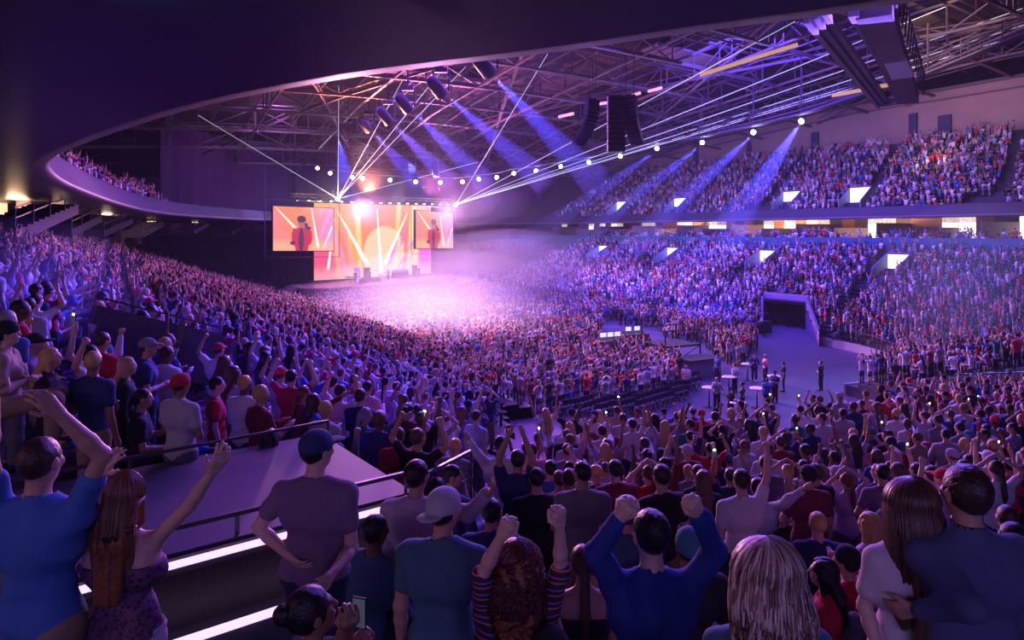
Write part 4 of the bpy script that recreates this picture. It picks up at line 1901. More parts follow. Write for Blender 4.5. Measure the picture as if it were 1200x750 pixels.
# ------------------------------------------------------------------ stage
def mb_poly(mb, pts, z0, z1):
    n = len(pts)
    mb.add([(p[0], p[1], z0) for p in pts] + [(p[0], p[1], z1) for p in pts],
           [tuple(range(n))[::-1], tuple(range(n, 2 * n))] + [(i, (i + 1) % n, (i + 1) % n + n, i + n) for i in range(n)])


SB = [Vector((-32, 98)), Vector((-12, 124)), Vector((-8.6, 116)), Vector((-11.8, 110)), Vector((-24.6, 91)), Vector((-28.5, 91.5))]
t = thing('stage', 'low stage with a pale deck and dark skirt before the glowing video wall', 'stage', (-21, 105, 0))
so_ = Vector((-21, 105, 0))
mb = MB()
mb_poly(mb, SB, 1.62, 1.8)
mb.build('deck', mat('stage_deck', (.42, .20, .28), .35), t, loc=so_)
mb = MB()
wallstrip(mb, [(p.x, p.y) for p in SB + SB[:1]], 0, 1.62)
mb.build('skirt', mat('stage_skirt', (.06, .04, .09), .9), t, loc=so_)
mb = MB()
mb.add([(-32, 98, 1.78), (-28.5, 91.5, 1.78), (-31, 88, 0), (-35, 95, 0)], [(0, 1, 2, 3)])
mb.add([(-32, 98, 1.6), (-28.5, 91.5, 1.6), (-31, 88, -.05), (-35, 95, -.05)], [(3, 2, 1, 0)])
mb.build('ramp', M_CONC, t, loc=so_)


def smooth(x, a, b):
    t_ = np.clip((x - a) / (b - a), 0, 1)
    return t_ * t_ * (3 - 2 * t_)


def lerpc(c, col, w_):
    return c * (1 - w_[..., None]) + np.array(col) * w_[..., None]


def ray(U_, V_, u0, v0, u1, v1, w0, w1, asp):
    dx, dy = (u1 - u0) * asp, v1 - v0
    L = math.hypot(dx, dy)
    x, y = (U_ - u0) * asp, V_ - v0
    s = (x * dx + y * dy) / L / L
    d = np.abs(x * dy - y * dx) / L
    w_ = w0 + (w1 - w0) * np.clip(s, 0, 1)
    return (1 - smooth(d, w_ * .4, w_)) * smooth(s, -.02, .02) * (1 - smooth(s, .9, 1.0))


def picture(kind, nu, nv):
    U_, V_ = np.meshgrid(np.linspace(0, 1, nu), np.linspace(0, 1, nv))
    r = np.random.RandomState(3)
    c = np.zeros((nv, nu, 3)) + np.array((1.0, .27, .09))
    if kind == 'wall':
        asp = 2.1
        st = sum(np.sin(k_ * (U_ + .25 * (1 - V_) * (U_ - .5)) * 9 + p_) for k_, p_ in ((1, .3), (2.3, 1.9), (3.7, 4.0), (5.9, 2.2))) / 4
        c = lerpc(c, (1.0, .50, .10), smooth(st, -.1, .6))
        c = lerpc(c, (1.0, .78, .30), smooth(st + .3 * V_, .35, .8))
        c = lerpc(c, (.95, .10, .22), smooth(.17 - U_ + .1 * (.6 - V_), -.02, .1))
        c = lerpc(c, (1.0, .42, .16), smooth(.14 - U_ + V_ * .22, -.05, .12) * smooth(V_, .5, .8))
        d = np.hypot((U_ - .56) * asp, V_ - .32)
        c = lerpc(c, (1.0, .80, .50), (1 - smooth(d, .36, .40)) * .75)
        for k_ in range(16):
            u0 = .60 + .3 * r.rand()
            v0 = .25 + .6 * r.rand()
            w_ = ray(U_, V_, u0, v0, u0 - .05 - .05 * r.rand(), v0 - .25, .012, .02, asp)
            c = lerpc(c, [(.85, .12, .75), (.95, .25, .55), (.70, .25, .9)][k_ % 3], w_ * .85)
        for k_ in range(8):
            u0 = .2 + .15 * r.rand()
            w_ = ray(U_, V_, u0 - .1, .75 * r.rand() + .2, u0, .05, .01, .03, asp)
            c = lerpc(c, (.92, .3, .6), w_ * .7)
        c = lerpc(c, (.92, .08, .62), smooth(U_, .86, .90) * (1 - smooth(V_, .38, .42)))
        c = lerpc(c, (1.0, .55, .62), smooth(U_, .82, .9) * smooth(V_, .38, .5) * .7)
        for (a, b, c_, d_, w1) in ((.17, .9, .42, .15, .05), (.495, .93, .53, .04, .045), (.77, .9, .555, .15, .05), (.15, .8, .10, .1, .03)):
            c = lerpc(c, (1.35, 1.25, 1.1), ray(U_, V_, a, b, c_, d_, .008, w1, asp) * .92)
        c = lerpc(c, (1.2, .8, .65), smooth(.22 - V_, 0, .18) * .35)
    else:
        asp = 1.45
        c = lerpc(c, (1.0, .26, .20), smooth(np.sin(7 * U_ + 3 * V_), -.4, .8))
        c = lerpc(c, (.95, .30, .65), smooth(U_, .55, 1.0) * .8)
        c = lerpc(c, (.80, .40, .85), smooth(np.sin(40 * (U_ - .3 * V_)), .3, 1) * smooth(U_, .72, .8) * .7)
        c = lerpc(c, (1.0, .58, .25), smooth(.3 - V_, 0, .15) * .6)
        for (a, b, c_, d_, w1) in ((.04, .98, .42, .42, .05), (.62, 1.0, .74, .02, .05), (.82, .05, .98, .6, .03)):
            c = lerpc(c, (1.3, 1.1, 1.05), ray(U_, V_, a, b, c_, d_, .01, w1, asp) * .85)
        x, y = (U_ - .46) * asp * .78, V_ * .80 + .02

        def el(cx, cy, rx, ry):
            return 1 - smooth(np.hypot((x - cx) / rx, (y - cy) / ry), .92, 1.05)
        red = (.62, .03, .06)
        dark = (.10, .03, .06)
        for e in ((0, .17, .135, .26), (-.13, .27, .055, .17), (.14, .27, .055, .15), (.0, .38, .15, .07), (.10, .36, .09, .05)):
            c = lerpc(c, red, el(*e))
        c = lerpc(c, dark, el(-.01, .22, .05, .22))
        c = lerpc(c, dark, el(-.17, .16, .05, .035))
        c = lerpc(c, (.45, .15, .15), el(0, .54, .075, .10))
        c = lerpc(c, (.06, .02, .03), el(-.005, .60, .085, .065))
        c = lerpc(c, dark, el(.085, .49, .035, .045))
        c = lerpc(c, dark, el(.12, .44, .06, .03))
    return U_, V_, np.clip(c, 0, 1.4)


def screen_mat(name, es):
    m = bpy.data.materials.new(name)
    N, L, b = nodes_of(m)
    a = N.new('ShaderNodeAttribute')
    a.attribute_name = 'col'
    b.inputs['Base Color'].default_value = (.02, .02, .02, 1)
    L.new(a.outputs['Color'], b.inputs['Emission Color'])
    b.inputs['Emission Strength'].default_value = es
    return m


M_LED = screen_mat('led_picture', .95)


def screen(name, label, P00, P10, z0a, z1a, z0b, z1b, kind, nu, nv, thick=.35):
    "a flat video screen between two floor points: left bottom/top heights and right bottom/top heights"
    P00, P10 = Vector(P00), Vector(P10)
    t = thing(name, label, 'screen', (P00.x, P00.y, z0a))
    o = t.location.copy()
    U_, V_, c = picture(kind, nu, nv)
    X = P00.x + (P10.x - P00.x) * U_
    Y = P00.y + (P10.y - P00.y) * U_
    z0 = z0a + (z0b - z0a) * U_
    z1 = z1a + (z1b - z1a) * U_
    Z = z0 + (z1 - z0) * V_
    vs = np.stack([X, Y, Z], -1).reshape(-1, 3) - np.array(o)
    q = [(j * nu + i, j * nu + i + 1, (j + 1) * nu + i + 1, (j + 1) * nu + i) for j in range(nv - 1) for i in range(nu - 1)]
    me = quadmesh('screen_picture', vs, np.array(q), M_LED, c.reshape(-1, 3).astype(np.float32), smooth=False)
    s = bpy.data.objects.new('screen_picture', me)
    C.objects.link(s)
    s.parent = t
    d = (P10 - P00).normalized()
    back = Vector((-d.y, d.x))
    if back.y < 0:
        back = -back
    a = [(P00.x - d.x * .1, P00.y - d.y * .1), (P10.x + d.x * .1, P10.y + d.y * .1)]
    mb = MB()
    f = [(a[0][0], a[0][1]), (a[1][0], a[1][1])]
    bb = Vector((back.x, back.y, 0))
    q0 = [Vector((*f[0], z0a - .1)), Vector((*f[1], z0b - .1)), Vector((*f[1], z1b + .1)), Vector((*f[0], z1a + .1))]
    q0 = [p + bb * .03 for p in q0]
    mb.add(q0 + [p + bb * thick for p in q0], [(0, 1, 2, 3), (7, 6, 5, 4), (0, 4, 5, 1), (1, 5, 6, 2), (2, 6, 7, 3), (3, 7, 4, 0)])
    mb.build('cabinet', M_BLACK, t, loc=o)
    # thin square truss frame round the screen
    fr = MB()
    m_ = .9
    dd = Vector((d.x, d.y, 0))
    c4 = [Vector((*f[0], z0a - m_)) - dd * m_, Vector((*f[1], z0b - m_)) + dd * m_, Vector((*f[1], z1b + m_)) + dd * m_, Vector((*f[0], z1a + m_)) - dd * m_]
    for i in range(4):
        fr.beam(c4[i] + bb * .2, c4[(i + 1) % 4] + bb * .2, .07)
    fr.beam(c4[3] + bb * .2, c4[3] + bb * .2 + Vector((0, 0, 12)), .05)
    fr.beam(c4[2] + bb * .2, c4[2] + bb * .2 + Vector((0, 0, 12)), .05)
    if name != 'video_wall':
        fr.build('hanging_frame', M_RAIL, t, loc=o)
    return t


screen('video_wall', 'huge orange and yellow video wall with white beams behind the band', (-29, 100), (-14.25, 120), 2.2, 13.6, 2.0, 13.9, 'wall', 220, 110)
screen('side_screen', 'orange side screen showing a singer in red, left of the video wall', (-32.06, 91.6), (-25.4, 97.2), 6.8, 12.8, 6.65, 12.65, 'singer', 130, 84)
screen('side_screen', 'pink-orange side screen showing a singer in red, right of the video wall', (-15.4, 109.4), (-10.35, 120), 6.7, 12.8, 6.5, 12.5, 'singer', 130, 84)

# stage truss with warm lamps over the video wall
tt_ = thing('stage_truss', 'lighting truss along the top of the video wall', 'truss', (-29.5, 97, 14.4))
o0 = tt_.location.copy()
A_, B_ = Vector((-31, 95.5, 14.2)), Vector((-11, 121, 14.6))
mb = MB()
for k in range(4):
    off = Vector((0, 0, .5 * (k % 2))) + Vector((.35, -.25, 0)) * (k // 2)
    mb.beam(A_ + off, B_ + off, .08)
for i in range(26):
    p, q = A_.lerp(B_, i / 26), A_.lerp(B_, (i + 1) / 26)
    mb.beam(p, q + Vector((0, 0, .5)), .05)
    mb.beam(p + Vector((.35, -.25, .5)), q + Vector((.35, -.25, 0)), .05)
mb.build('lattice', M_STEEL, tt_, loc=o0)
mb = MB()
for p in (A_, B_, A_.lerp(B_, .5)):
    mb.beam(p, p + Vector((0, 0, 9)), .05)
mb.build('hoist_cable', M_STEEL, tt_, loc=o0)
M_LAMPW = mat('warm_lamp_lens', (1, .9, .7), .3, emit=(1.0, .74, .40), es=18)
for i in range(17):
    p = A_.lerp(B_, (i + .5) / 17) + Vector((.3, -.5, -.25))
    t = thing('truss_lamp', f'warm truss lamp over the video wall, {ORD[i]} from its left end', 'lamp', p, 0, 'warm lamps along the stage truss')
    mb = MB()
    mb.lathe([(.10, .25), (.2, .2), (.24, -.1), (.24, -.2)], seg=10)
    ho = mb.build('housing', M_BLACK, t, smooth=True)
    mb = MB()
    mb.lathe([(.2, -.21), (.2, -.25), (.08, -.28)], seg=10)
    mb.build('lens', M_LAMPW, ho)
# the two brightest units and their laser rays
SRC = [at(396, 233, 95), at(534, 240, 117)]
M_LASER = mat('laser_ray', (.8, .9, 1.0), .5, emit=(.72, .80, .86), es=.75)
LZ = [(0, 232, 135, 92), (0, 397, 100, 93), (0, 475, 88, 88), (0, 520, 80, 83), (0, 546, 78, 82), (1, 642, 63, 78), (1, 932, 25, 68), (1, 1108, 8, 66), (1, 1198, 10, 66),
      (1, 1204, 28, 70), (1, 1190, 43, 73), (1, 1010, 100, 78), (0, 560, 190, 112)]
for i, p in enumerate(SRC):
    t = thing('laser_projector', f'bright laser projector at the {"left" if i == 0 else "right"} end of the stage truss', 'projector', p)
    mb = MB()
    mb.box((0, .25, 0), (.7, .5, .5))
    mb.build('housing', M_BLACK, t, bevel=.03)
    mb = MB()
    mb.lathe([(.26, -.02), (.26, .02), (.1, .05)], seg=12)
    mb.v = [(a, -c - .02, b) for a, b, c in mb.v]
    mb.build('lens', mat('laser_lens', (1, 1, .9), .3, emit=(1.0, .92, .72), es=160), t)
    point('laser_glow_light', p + Vector((0, -.8, 0)), 1500, (1.0, .70, .36), .3)
for i, (s, px, py, D) in enumerate(LZ):
    a, b = SRC[s], at(px, py, D)
    mb = MB()
    mb.tube([a, b], .03, 6)
    o = mb.build('laser_beam', M_LASER, loc=a)
    tag(o, f'thin white laser ray from the {"left" if s == 0 else "right"} projector, {ORD[i if s == 0 else i - 5]} of its fan', 'laser beam', 'white laser rays over the crowd')

# band gear on the deck
def deck(px, py):
    Y = 100 + (px - 368) / 137 * 20 - 3.0 - (py - 320) * .55
    return Vector(((px - 600) / F * Y, Y, 1.8))


M_CAB = mat('speaker_cabinet', (.05, .035, .06), .6)
for i, (px, py, w_, h_, lb) in enumerate(((419, 324, .8, 2.2, 'tall white speaker tower on the stage left of the singer'), (430, 324, .85, 2.1, 'tall dark speaker tower on the stage left of the singer'),
                                          (486, 320, .8, 2.0, 'tall dark speaker tower at the right of the backline'))):
    p = deck(px, py)
    t = thing('speaker_tower', lb, 'speaker', p)
    for k in range(4):
        mb = MB()
        mb.box((0, 0, h_ / 8 + k * h_ / 4), (w_, .9, h_ / 4 - .05))
        mb.lathe([(w_ * .32, 0), (w_ * .32, .03), (w_ * .1, .06)], (0, 0, 0), 12)
        n_ = 3 * 12
        mb.v[-n_:] = [(a, -.45 - c, b + h_ / 8 + k * h_ / 4) for a, b, c in mb.v[-n_:]]
        mb.build('cabinet', M_PANEL if i == 0 else M_CAB, t)
for i, (px, py) in enumerate(((463, 321), (469, 321), (475, 320))):
    p = deck(px, py)
    t = thing('guitar_amplifier', f'dark guitar amplifier stack on the riser, {ORD[i]} right of the singer', 'amplifier', p, .6)
    mb = MB()
    mb.box((0, 0, .5), (1.0, .5, .95))
    mb.build('cabinet', M_CAB, t, bevel=.03)
    mb = MB()
    mb.box((0, 0, 1.2), (1.0, .4, .4))
    mb.build('amplifier_head', M_PANEL, t, bevel=.03)
# drum kit
p = deck(449, 321)
t = thing('drum_kit', 'small drum kit on a riser behind the singer', 'drum kit', p)
for (x, y, z, r, h_, nm) in ((0, 0, .1, .45, .5, 'bass_drum'), (-.6, .1, .6, .25, .3, 'tom_drum'), (.6, .1, .5, .3, .4, 'floor_tom'), (.2, .1, .95, .2, .25, 'rack_tom')):
    mb = MB()
    mb.lathe([(r, 0), (r * 1.03, .02), (r * 1.03, h_ - .02), (r, h_)], (x, y, z), 14)
    mb.build(nm, M_PANEL, t, smooth=False)
for x in (-1.0, 1.0):
    mb = MB()
    mb.lathe([(.02, 1.5), (.35, 1.47), (.34, 1.46), (.02, 1.46)], (x, .1, 0), 14)
    mb.beam((x, .1, 0), (x, .1, 1.5), .04)
    mb.build('cymbal', M_LIP, t)
# keyboard
p = deck(413, 328)
t = thing('keyboard', 'black keyboard on an X stand at the left of the stage', 'keyboard', p, .5)
mb = MB()
mb.box((0, 0, 1.0), (2.0, .5, .14))
mb.build('body', M_BLACK, t, bevel=.02)
mb = MB()
mb.box((0, -.08, 1.08), (1.8, .22, .03))
mb.build('keys', M_PANEL, t)
mb = MB()
mb.beam((-.6, -.1, 0), (.6, .1, .95), .07)
mb.beam((.6, -.1, 0), (-.6, .1, .95), .07)
mb.build('stand', M_BLACK, t)
for i, (px, py) in enumerate(((425, 331), (434, 330), (443, 330), (473, 327), (480, 325))):
    p = deck(px, py)
    t = thing('monitor_wedge', f'dark floor monitor wedge at the stage front, {ORD[i]} from the left', 'speaker', p, .5, 'monitor wedges at the stage front')
    mb = MB()
    mb.add([(-.5, -.35, 0), (.5, -.35, 0), (.5, .35, 0), (-.5, .35, 0), (-.45, -.3, .25), (.45, -.3, .25), (.45, .3, .6), (-.45, .3, .6)],
           [(0, 3, 2, 1), (4, 5, 6, 7), (0, 1, 5, 4), (1, 2, 6, 5), (2, 3, 7, 6), (3, 0, 4, 7)])
    mb.build('cabinet', M_CAB, t)
    mb = MB()
    mb.add([(-.38, -.24, .30), (.38, -.24, .30), (.38, .24, .58), (-.38, .24, .58)], [(0, 1, 2, 3)])
    mb.build('grille', M_BLACK, t)


def low_person(idx, loc, yaw, colors, label, group, top='black'):
    "a library figure as a thing of its own"
    txt, P, fg, ms = PROTO[idx]
    root = None
    for part in PARTS:
        if part not in ms:
            continue
        o = bpy.data.objects.new({'skin': 'person', 'shoe2': 'shoe'}.get(part, part), ms[part])
        m = {'skin': SKIN[colors[0]], 'shirt': MT[colors[1]], 'trousers': MP[colors[2]], 'hair': MH[colors[3]], 'shoe': M_SHOE, 'shoe2': M_SHOE,
             'cap': MT['navy'], 'beanie': MT['teal']}[part]
        o.material_slots[0].link = 'OBJECT'
        o.material_slots[0].material = m
        C.objects.link(o)
        if root is None:
            root = o
            o.location = loc
            o.rotation_euler = (0, 0, yaw)
            tag(o, label, 'person', group)
        else:
            o.parent = root
    return root


fac = math.pi - .35
low_person(9, deck(455, 328), fac, (1, 'red', 'black', 'black'), 'singer in a red top raising a microphone at the stage front', 'performers on the stage')
low_person(6, deck(433, 325), fac, (0, 'black', 'black', 'black'), 'performer in black standing beside the dark speaker tower', 'performers on the stage')
low_person(0, deck(491, 321), fac, (0, 'black', 'black', 'brown'), 'performer in black standing at the far right of the stage', 'performers on the stage')
low_person(6, deck(415, 327) + Vector((0, .8, 0)), fac, (1, 'navy', 'black', 'black'), 'keyboard player in navy behind the keyboard', 'performers on the stage')

# low white hoardings right of the stage
for i, (x0, x1, y0, y1) in enumerate(((508, 532, 311, 325), (535, 560, 310, 323))):
    a, b = on_floor(x0, 338), on_floor(x1, 336)
    a.z, b.z = 0, 0
    mb = MB()
    mb.beam(a + Vector((0, 0, 1.2)), b + Vector((0, 0, 1.2)), .25, 2.4)
    o = mb.build('hoarding', M_PANEL, loc=a)
    tag(o, f'low white hoarding on the floor right of the stage, {"nearer" if i == 0 else "further from"} the stage', 'hoarding')

# ------------------------------------------------------------------ mixing position and tables on the floor
M_DESK = mat('desk_wood', (.30, .12, .09), .6)
M_RISER = mat('riser_grey', (.22, .20, .30), .7)


def rbox(name, label, cat, p, sz, rz_, m, group=None, bev=.02):
    mb = MB()
    mb.box((0, 0, sz[2] / 2), sz)
    o = mb.build(name, m, bevel=bev)
    o.location = p
    o.rotation_euler = (0, 0, rz_)
    return tag(o, label, cat, group)


PR = .45
p = on_floor(745, 425)
t = thing('mixing_platform', 'raised grey platform of the sound mixing position on the arena floor', 'platform', p, PR)
mb = MB()
mb.box((0, 1.5, .85), (6.4, 5.0, .1))
mb.build('deck', M_RISER, t, bevel=.02)
mb = MB()
mb.box((0, 1.5, .4), (6.3, 4.9, .8))
mb.build('skirt', M_RISER, t)


def on_plat(x, y, z=.9):
    c_, s_ = math.cos(PR), math.sin(PR)
    return p + Vector((x * c_ - y * s_, x * s_ + y * c_, z))


def console(label, loc, rz_, w_=2.6):
    t = thing('mixing_desk', label, 'desk', loc, rz_, 'desks at the mixing position')
    mb = MB()
    mb.box((0, 0, .72), (w_, .9, .06))
    mb.build('desk_top', M_DESK, t, bevel=.01)
    mb = MB()
    mb.box((0, -.42, .36), (w_, .05, .72))
    mb.build('front_panel', M_DESK, t)
    for s in (-1, 1):
        mb = MB()
        mb.box((s * (w_ / 2 - .04), 0, .36), (.05, .85, .7))
        mb.build('side_panel', M_DESK, t)
    mb = MB()
    mb.add([(-w_ * .4, -.3, .76), (w_ * .4, -.3, .76), (w_ * .4, .35, .76), (-w_ * .4, .35, .76), (-w_ * .4, .35, .92), (w_ * .4, .35, .92)],
           [(0, 1, 5, 4), (3, 4, 5, 2), (0, 4, 3), (1, 2, 5)])
    mb.build('console', M_BLACK, t)
    return t


console('wooden mixing desk with a sloped console on the grey platform', on_plat(-1.6, .6), PR)
console('second wooden desk behind the sloped console on the grey platform', on_plat(1.6, 2.4), PR, 2.2)
for i, (x, y) in enumerate(((-2.2, .85), (-1.6, .85), (-1.0, .85), (1.2, 2.6), (2.0, 2.6))):
    t = thing('computer_monitor', f'small bright monitor on the mixing desks, {ORD[i]} from the left', 'monitor', on_plat(x, y, 1.68), PR + math.pi, 'monitors on the mixing desks')
    mb = MB()
    mb.box((0, 0, .32), (.55, .04, .36))
    mb.build('bezel', M_BLACK, t, bevel=.01)
    mb = MB()
    mb.box((0, .024, .32), (.5, .005, .31))
    mb.build('screen', M_SCREENW, t)
    mb = MB()
    mb.box((0, 0, .08), (.05, .04, .16))
    mb.box((0, 0, .01), (.25, .18, .02))
    mb.build('stand', M_BLACK, t)
# row of lit laptops further left
for i, (px, py) in enumerate(((676, 402), (685, 400), (693, 399), (700, 397))):
    q = on_floor(px, py)
    t = thing('laptop_table', f'small table with a lit laptop left of the mixing platform, {ORD[i]} from the left', 'table', q, PR, 'tables with lit laptops')
    mb = MB()
    mb.box((0, 0, .72), (1.1, .6, .05))
    mb.build('table_top', M_DESK, t)
    for sx in (-.48, .48):
        for sy in (-.25, .25):
            m2 = MB()
            m2.box((sx, sy, .35), (.05, .05, .7))
            m2.build('leg', M_BLACK, t)
    l = thing('laptop', f'open laptop with a white screen on the {ORD[i]} small table', 'laptop', q + Vector((0, 0, .745)), PR + math.pi, 'lit laptops')
    mb = MB()
    mb.box((0, 0, .012), (.5, .34, .024))
    mb.build('base', M_BLACK, l)
    mb = MB()
    mb.box((0, .19, .2), (.5, .02, .36))
    mb.build('lid', M_BLACK, l)
    mb = MB()
    mb.box((0, .178, .2), (.46, .004, .32))
    mb.box((0, .203, .2), (.3, .004, .2))
    mb.build('screen', M_SCREENW, l)

# steel frame camera stand
q = on_floor(786, 428)
t = thing('camera_platform', 'open steel framed camera platform beside the mixing position', 'platform', q, PR)
mb = MB()
for sx in (-1.5, 1.5):
    for sy in (-1.3, 1.3):
        mb.beam((sx, sy, 0), (sx, sy, 2.6), .08)
for z in (.1, 1.5, 2.6):
    for s in (-1.3, 1.3):
        mb.beam((-1.5, s, z), (1.5, s, z), .06)
    for s in (-1.5, 1.5):
        mb.beam((s, -1.3, z), (s, 1.3, z), .06)
mb.beam((-1.5, -1.3, .1), (1.5, -1.3, 1.5), .04)
mb.build('frame', M_BLACK, t)
mb = MB()
mb.box((0, 0, 1.54), (3.0, 2.6, .08))
mb.build('deck', M_DARK, t)
q = on_floor(824, 441)
t = thing('floor_counter', 'grey box counter with a dark top standing on the floor right of the camera platform', 'counter', q, .5)
mb = MB()
mb.box((0, .5, .55), (2.6, 1.6, 1.1))
mb.build('body', M_RISER, t, bevel=.02)
mb = MB()
mb.box((0, .5, 1.13), (2.8, 1.8, .07))
mb.build('counter_top', M_DARK, t, bevel=.02)

M_TTOP = mat('white_table_top', (.85, .82, .88), .4)
TBL = [((831, 477), 'front left of the group'), ((854, 463), 'between the people in white and blue'), ((876, 446), 'furthest from the camera'), ((907, 462), 'furthest right beside the person in black'),
       ((887, 478), 'beside the person in blue'), ((865, 497), 'nearest the camera, beside two people in black')]
for (pp, lb) in TBL:
    t = thing('cocktail_table', f'white round cocktail table on a black pole, {lb}', 'table', on_floor(*pp), 0, 'white cocktail tables on the arena floor')
    mb = MB()
    mb.lathe([(.02, 1.02), (.36, 1.02), (.38, 1.04), (.36, 1.07), (.02, 1.07)], seg=24)
    mb.build('table_top', M_TTOP, t)
    mb = MB()
    mb.lathe([(.04, .03), (.035, 1.02)], seg=10)
    mb.build('pole', M_BLACK, t, smooth=True)
    mb = MB()
    mb.lathe([(.30, 0), (.30, .02), (.05, .05), (.02, .05)], seg=20)
    mb.build('base', M_BLACK, t)
FP_ = [((804, 463), 14, 'white', 'navy', 'black', 'standing alone by the seat rows'), ((840, 481), 6, 'light grey', 'black', 'blonde', 'beside the front left white table'),
       ((841, 448), 0, 'blue', 'navy', 'black', 'at the dark box counter'), ((861, 461), 0, 'white', 'black', 'black', 'at the middle white table'),
       ((856, 495), 7, 'black', 'black', 'blonde', 'left of the nearest white table'), ((870, 488), 8, 'black', 'black', 'black', 'behind the nearest white table'),
       ((884, 447), 6, 'navy', 'navy', 'dark brown', 'at the furthest white table'), ((897, 448), 5, 'pink', 'navy', 'blonde', 'between the two far tables'),
       ((918, 459), 0, 'black', 'grey', 'black', 'right of all the white tables'), ((899, 482), 0, 'blue', 'navy', 'brown', 'nearest right of the tables'),
       ((908, 472), 7, 'navy', 'black', 'black', 'behind the person in blue by the tables'), ((962, 458), 14, 'black', 'black', 'dark brown', 'against the fence of the corner stand')]
for i, (pp, idx, top, bot, hc, wh) in enumerate(FP_):
    low_person(idx, on_floor(*pp), [2.6, -.6, 2.0, .5, -1.2, 1.4, 2.9, 1.8, 1.2, -.8, 2.2, .7][i], (i % 3 if i % 3 < 2 else 0, top, bot, hc), f'person in {top} top on the arena floor {wh}', 'people at the cocktail tables')

# folding chairs at the edge of the floor block
def chair_proto(x, y, yaw, label, group):
    t = thing('folding_chair', label, 'chair', (x, y, 0), yaw, group)
    mb = MB()
    mb.box((0, 0, .45), (.44, .42, .04))
    mb.build('seat', M_SEAT, t)
    mb = MB()
    mb.box((0, -.22, .72), (.42, .03, .26))
    mb.build('backrest', M_SEAT, t)
    for s in (-1, 1):
        mb = MB()
        mb.beam((s * .21, -.24, .86), (s * .21, .22, 0), .03)
        mb.build('leg', M_BLACK, t)
        mb = MB()
        mb.beam((s * .21, .18, .45), (s * .21, -.24, 0), .03)
        mb.build('leg', M_BLACK, t)
    return t


def copy_tree(o, parent=None):
    c = o.copy()
    C.objects.link(c)
    c.parent = parent
    for ch in kidmap.get(o.name, []):
        copy_tree(ch, c)
    return c


edge = [(653, 489), (676, 492), (700, 492), (724, 488), (746, 487), (768, 480), (785, 472), (800, 462)]
ch0 = None
nch = 0
for i, (x, y) in enumerate(edge):
    for r_ in range(2):
        for k in range(4):
            q = on_floor(x + k * 5.5 - r_ * 3, y - k * 1.6 - r_ * 7)
            lab = 'dark folding chair at the edge of the seated floor block nearest the camera'
            if ch0 is None:
                ch0 = chair_proto(q.x, q.y, -.2, lab, 'folding chairs on the arena floor')
                kidmap = {ch0.name: kids(ch0)}
            else:
                c = copy_tree(ch0)
                c.location = (q.x, q.y, 0)
                c.rotation_euler = (0, 0, .35 + cr.uniform(-.1, .1))

# empty seats of the dark block beside the stage
st_m = MB()
st_m.box((0, 0, .42), (.48, .42, .08))
st_m.box((0, -.22, .68), (.48, .06, .5))
st_m.box((0, -.05, .2), (.06, .3, .4))
seat0 = st_m.build('stadium_seat', M_SEAT)
ES = []
for k in range(26):
    d = (k + .5) * ROW
    z = hgt(k * ROW)
    acc = 0
    for a, b in zip(BP[70:-1], BP[71:]):
        qa = (a[0] + a[2] * d, a[1] + a[3] * d)
        qb = (b[0] + b[2] * d, b[1] + b[3] * d)
        L = math.hypot(qb[0] - qa[0], qb[1] - qa[1])
        while acc < L:
            t_ = acc / L
            acc += .56
            n, u = qa[0] + (qb[0] - qa[0]) * t_, qa[1] + (qb[1] - qa[1]) * t_
            if n < 25 and not (u > 76.6 + (18 - n) * .75 or u > 98):
                continue
            if abs((u - n * .2) % 14 - 7) < .7:
                continue
            pp = NU(n, u, z)
            if pp.y < 60 or not (150 < 600 + F * pp.x / pp.y < 660):
                continue
            ES.append((pp, yaw_to(-(.866 * a[2] - .5 * a[3]), -(.5 * a[2] + .866 * a[3]))))
        acc -= L
ES.sort(key=lambda e: e[0].y)
for i, (pp, yw) in enumerate(ES[:300]):
    o = seat0 if i == 0 else seat0.copy()
    if i:
        C.objects.link(o)
    o.location = pp
    o.rotation_euler = (0, 0, yw)
    tag(o, 'empty dark stadium seat in the unsold block left of the stage', 'seat', 'empty stadium seats left of the stage')
sm = MB()
for pp, yw in ES[300:]:
    R = Matrix.Rotation(yw, 3, 'Z')
    for c_, s_ in (((0, 0, .42), (.48, .42, .08)), ((0, -.22, .68), (.48, .06, .5))):
        sm.box(pp + R @ Vector(c_), s_, M=R)
o = sm.build('empty_seating', M_SEAT)
tag(o, 'rows of empty dark seats around the far end behind the stage', 'seating', kind='stuff')
print('empty seats', len(ES))
# pale stair aisles up the empty block
for j, (n0, u0, n1, u1) in enumerate(((16, 84.0, -2, 88), (17.5, 99, 6, 108), (50, 118.5, 52, 137))):
    mb = MB()
    for k in range(44):
        s = k / 43
        n, u = n0 + (n1 - n0) * s, u0 + (u1 - u0) * s
        d = max(18 - n if u < 104 else math.hypot(min(0, n - 32), u - 104) - 14, .1)
        c_ = NU(n, u, hgt(d) + .12)
        ang = math.atan2(*(NU(n1, u1) - NU(n0, u0)).yx)
        mb.box(c_, (.5, 1.2, .28), ang)
    o = mb.build('aisle_stairs', mat('pale_steps', (.34, .30, .38), .8), loc=NU(n0, u0, .6))
    tag(o, f'pale aisle stairs climbing the empty seats, {["nearest, left of the side screen", "beside the left side screen", "right of the stage"][j]}', 'stairs')

# ------------------------------------------------------------------ near platform with light strips
def Wp(t_, off=0, z=0):
    q = W0 + WD * t_ + WN * off
    return Vector((q.x, q.y, z))


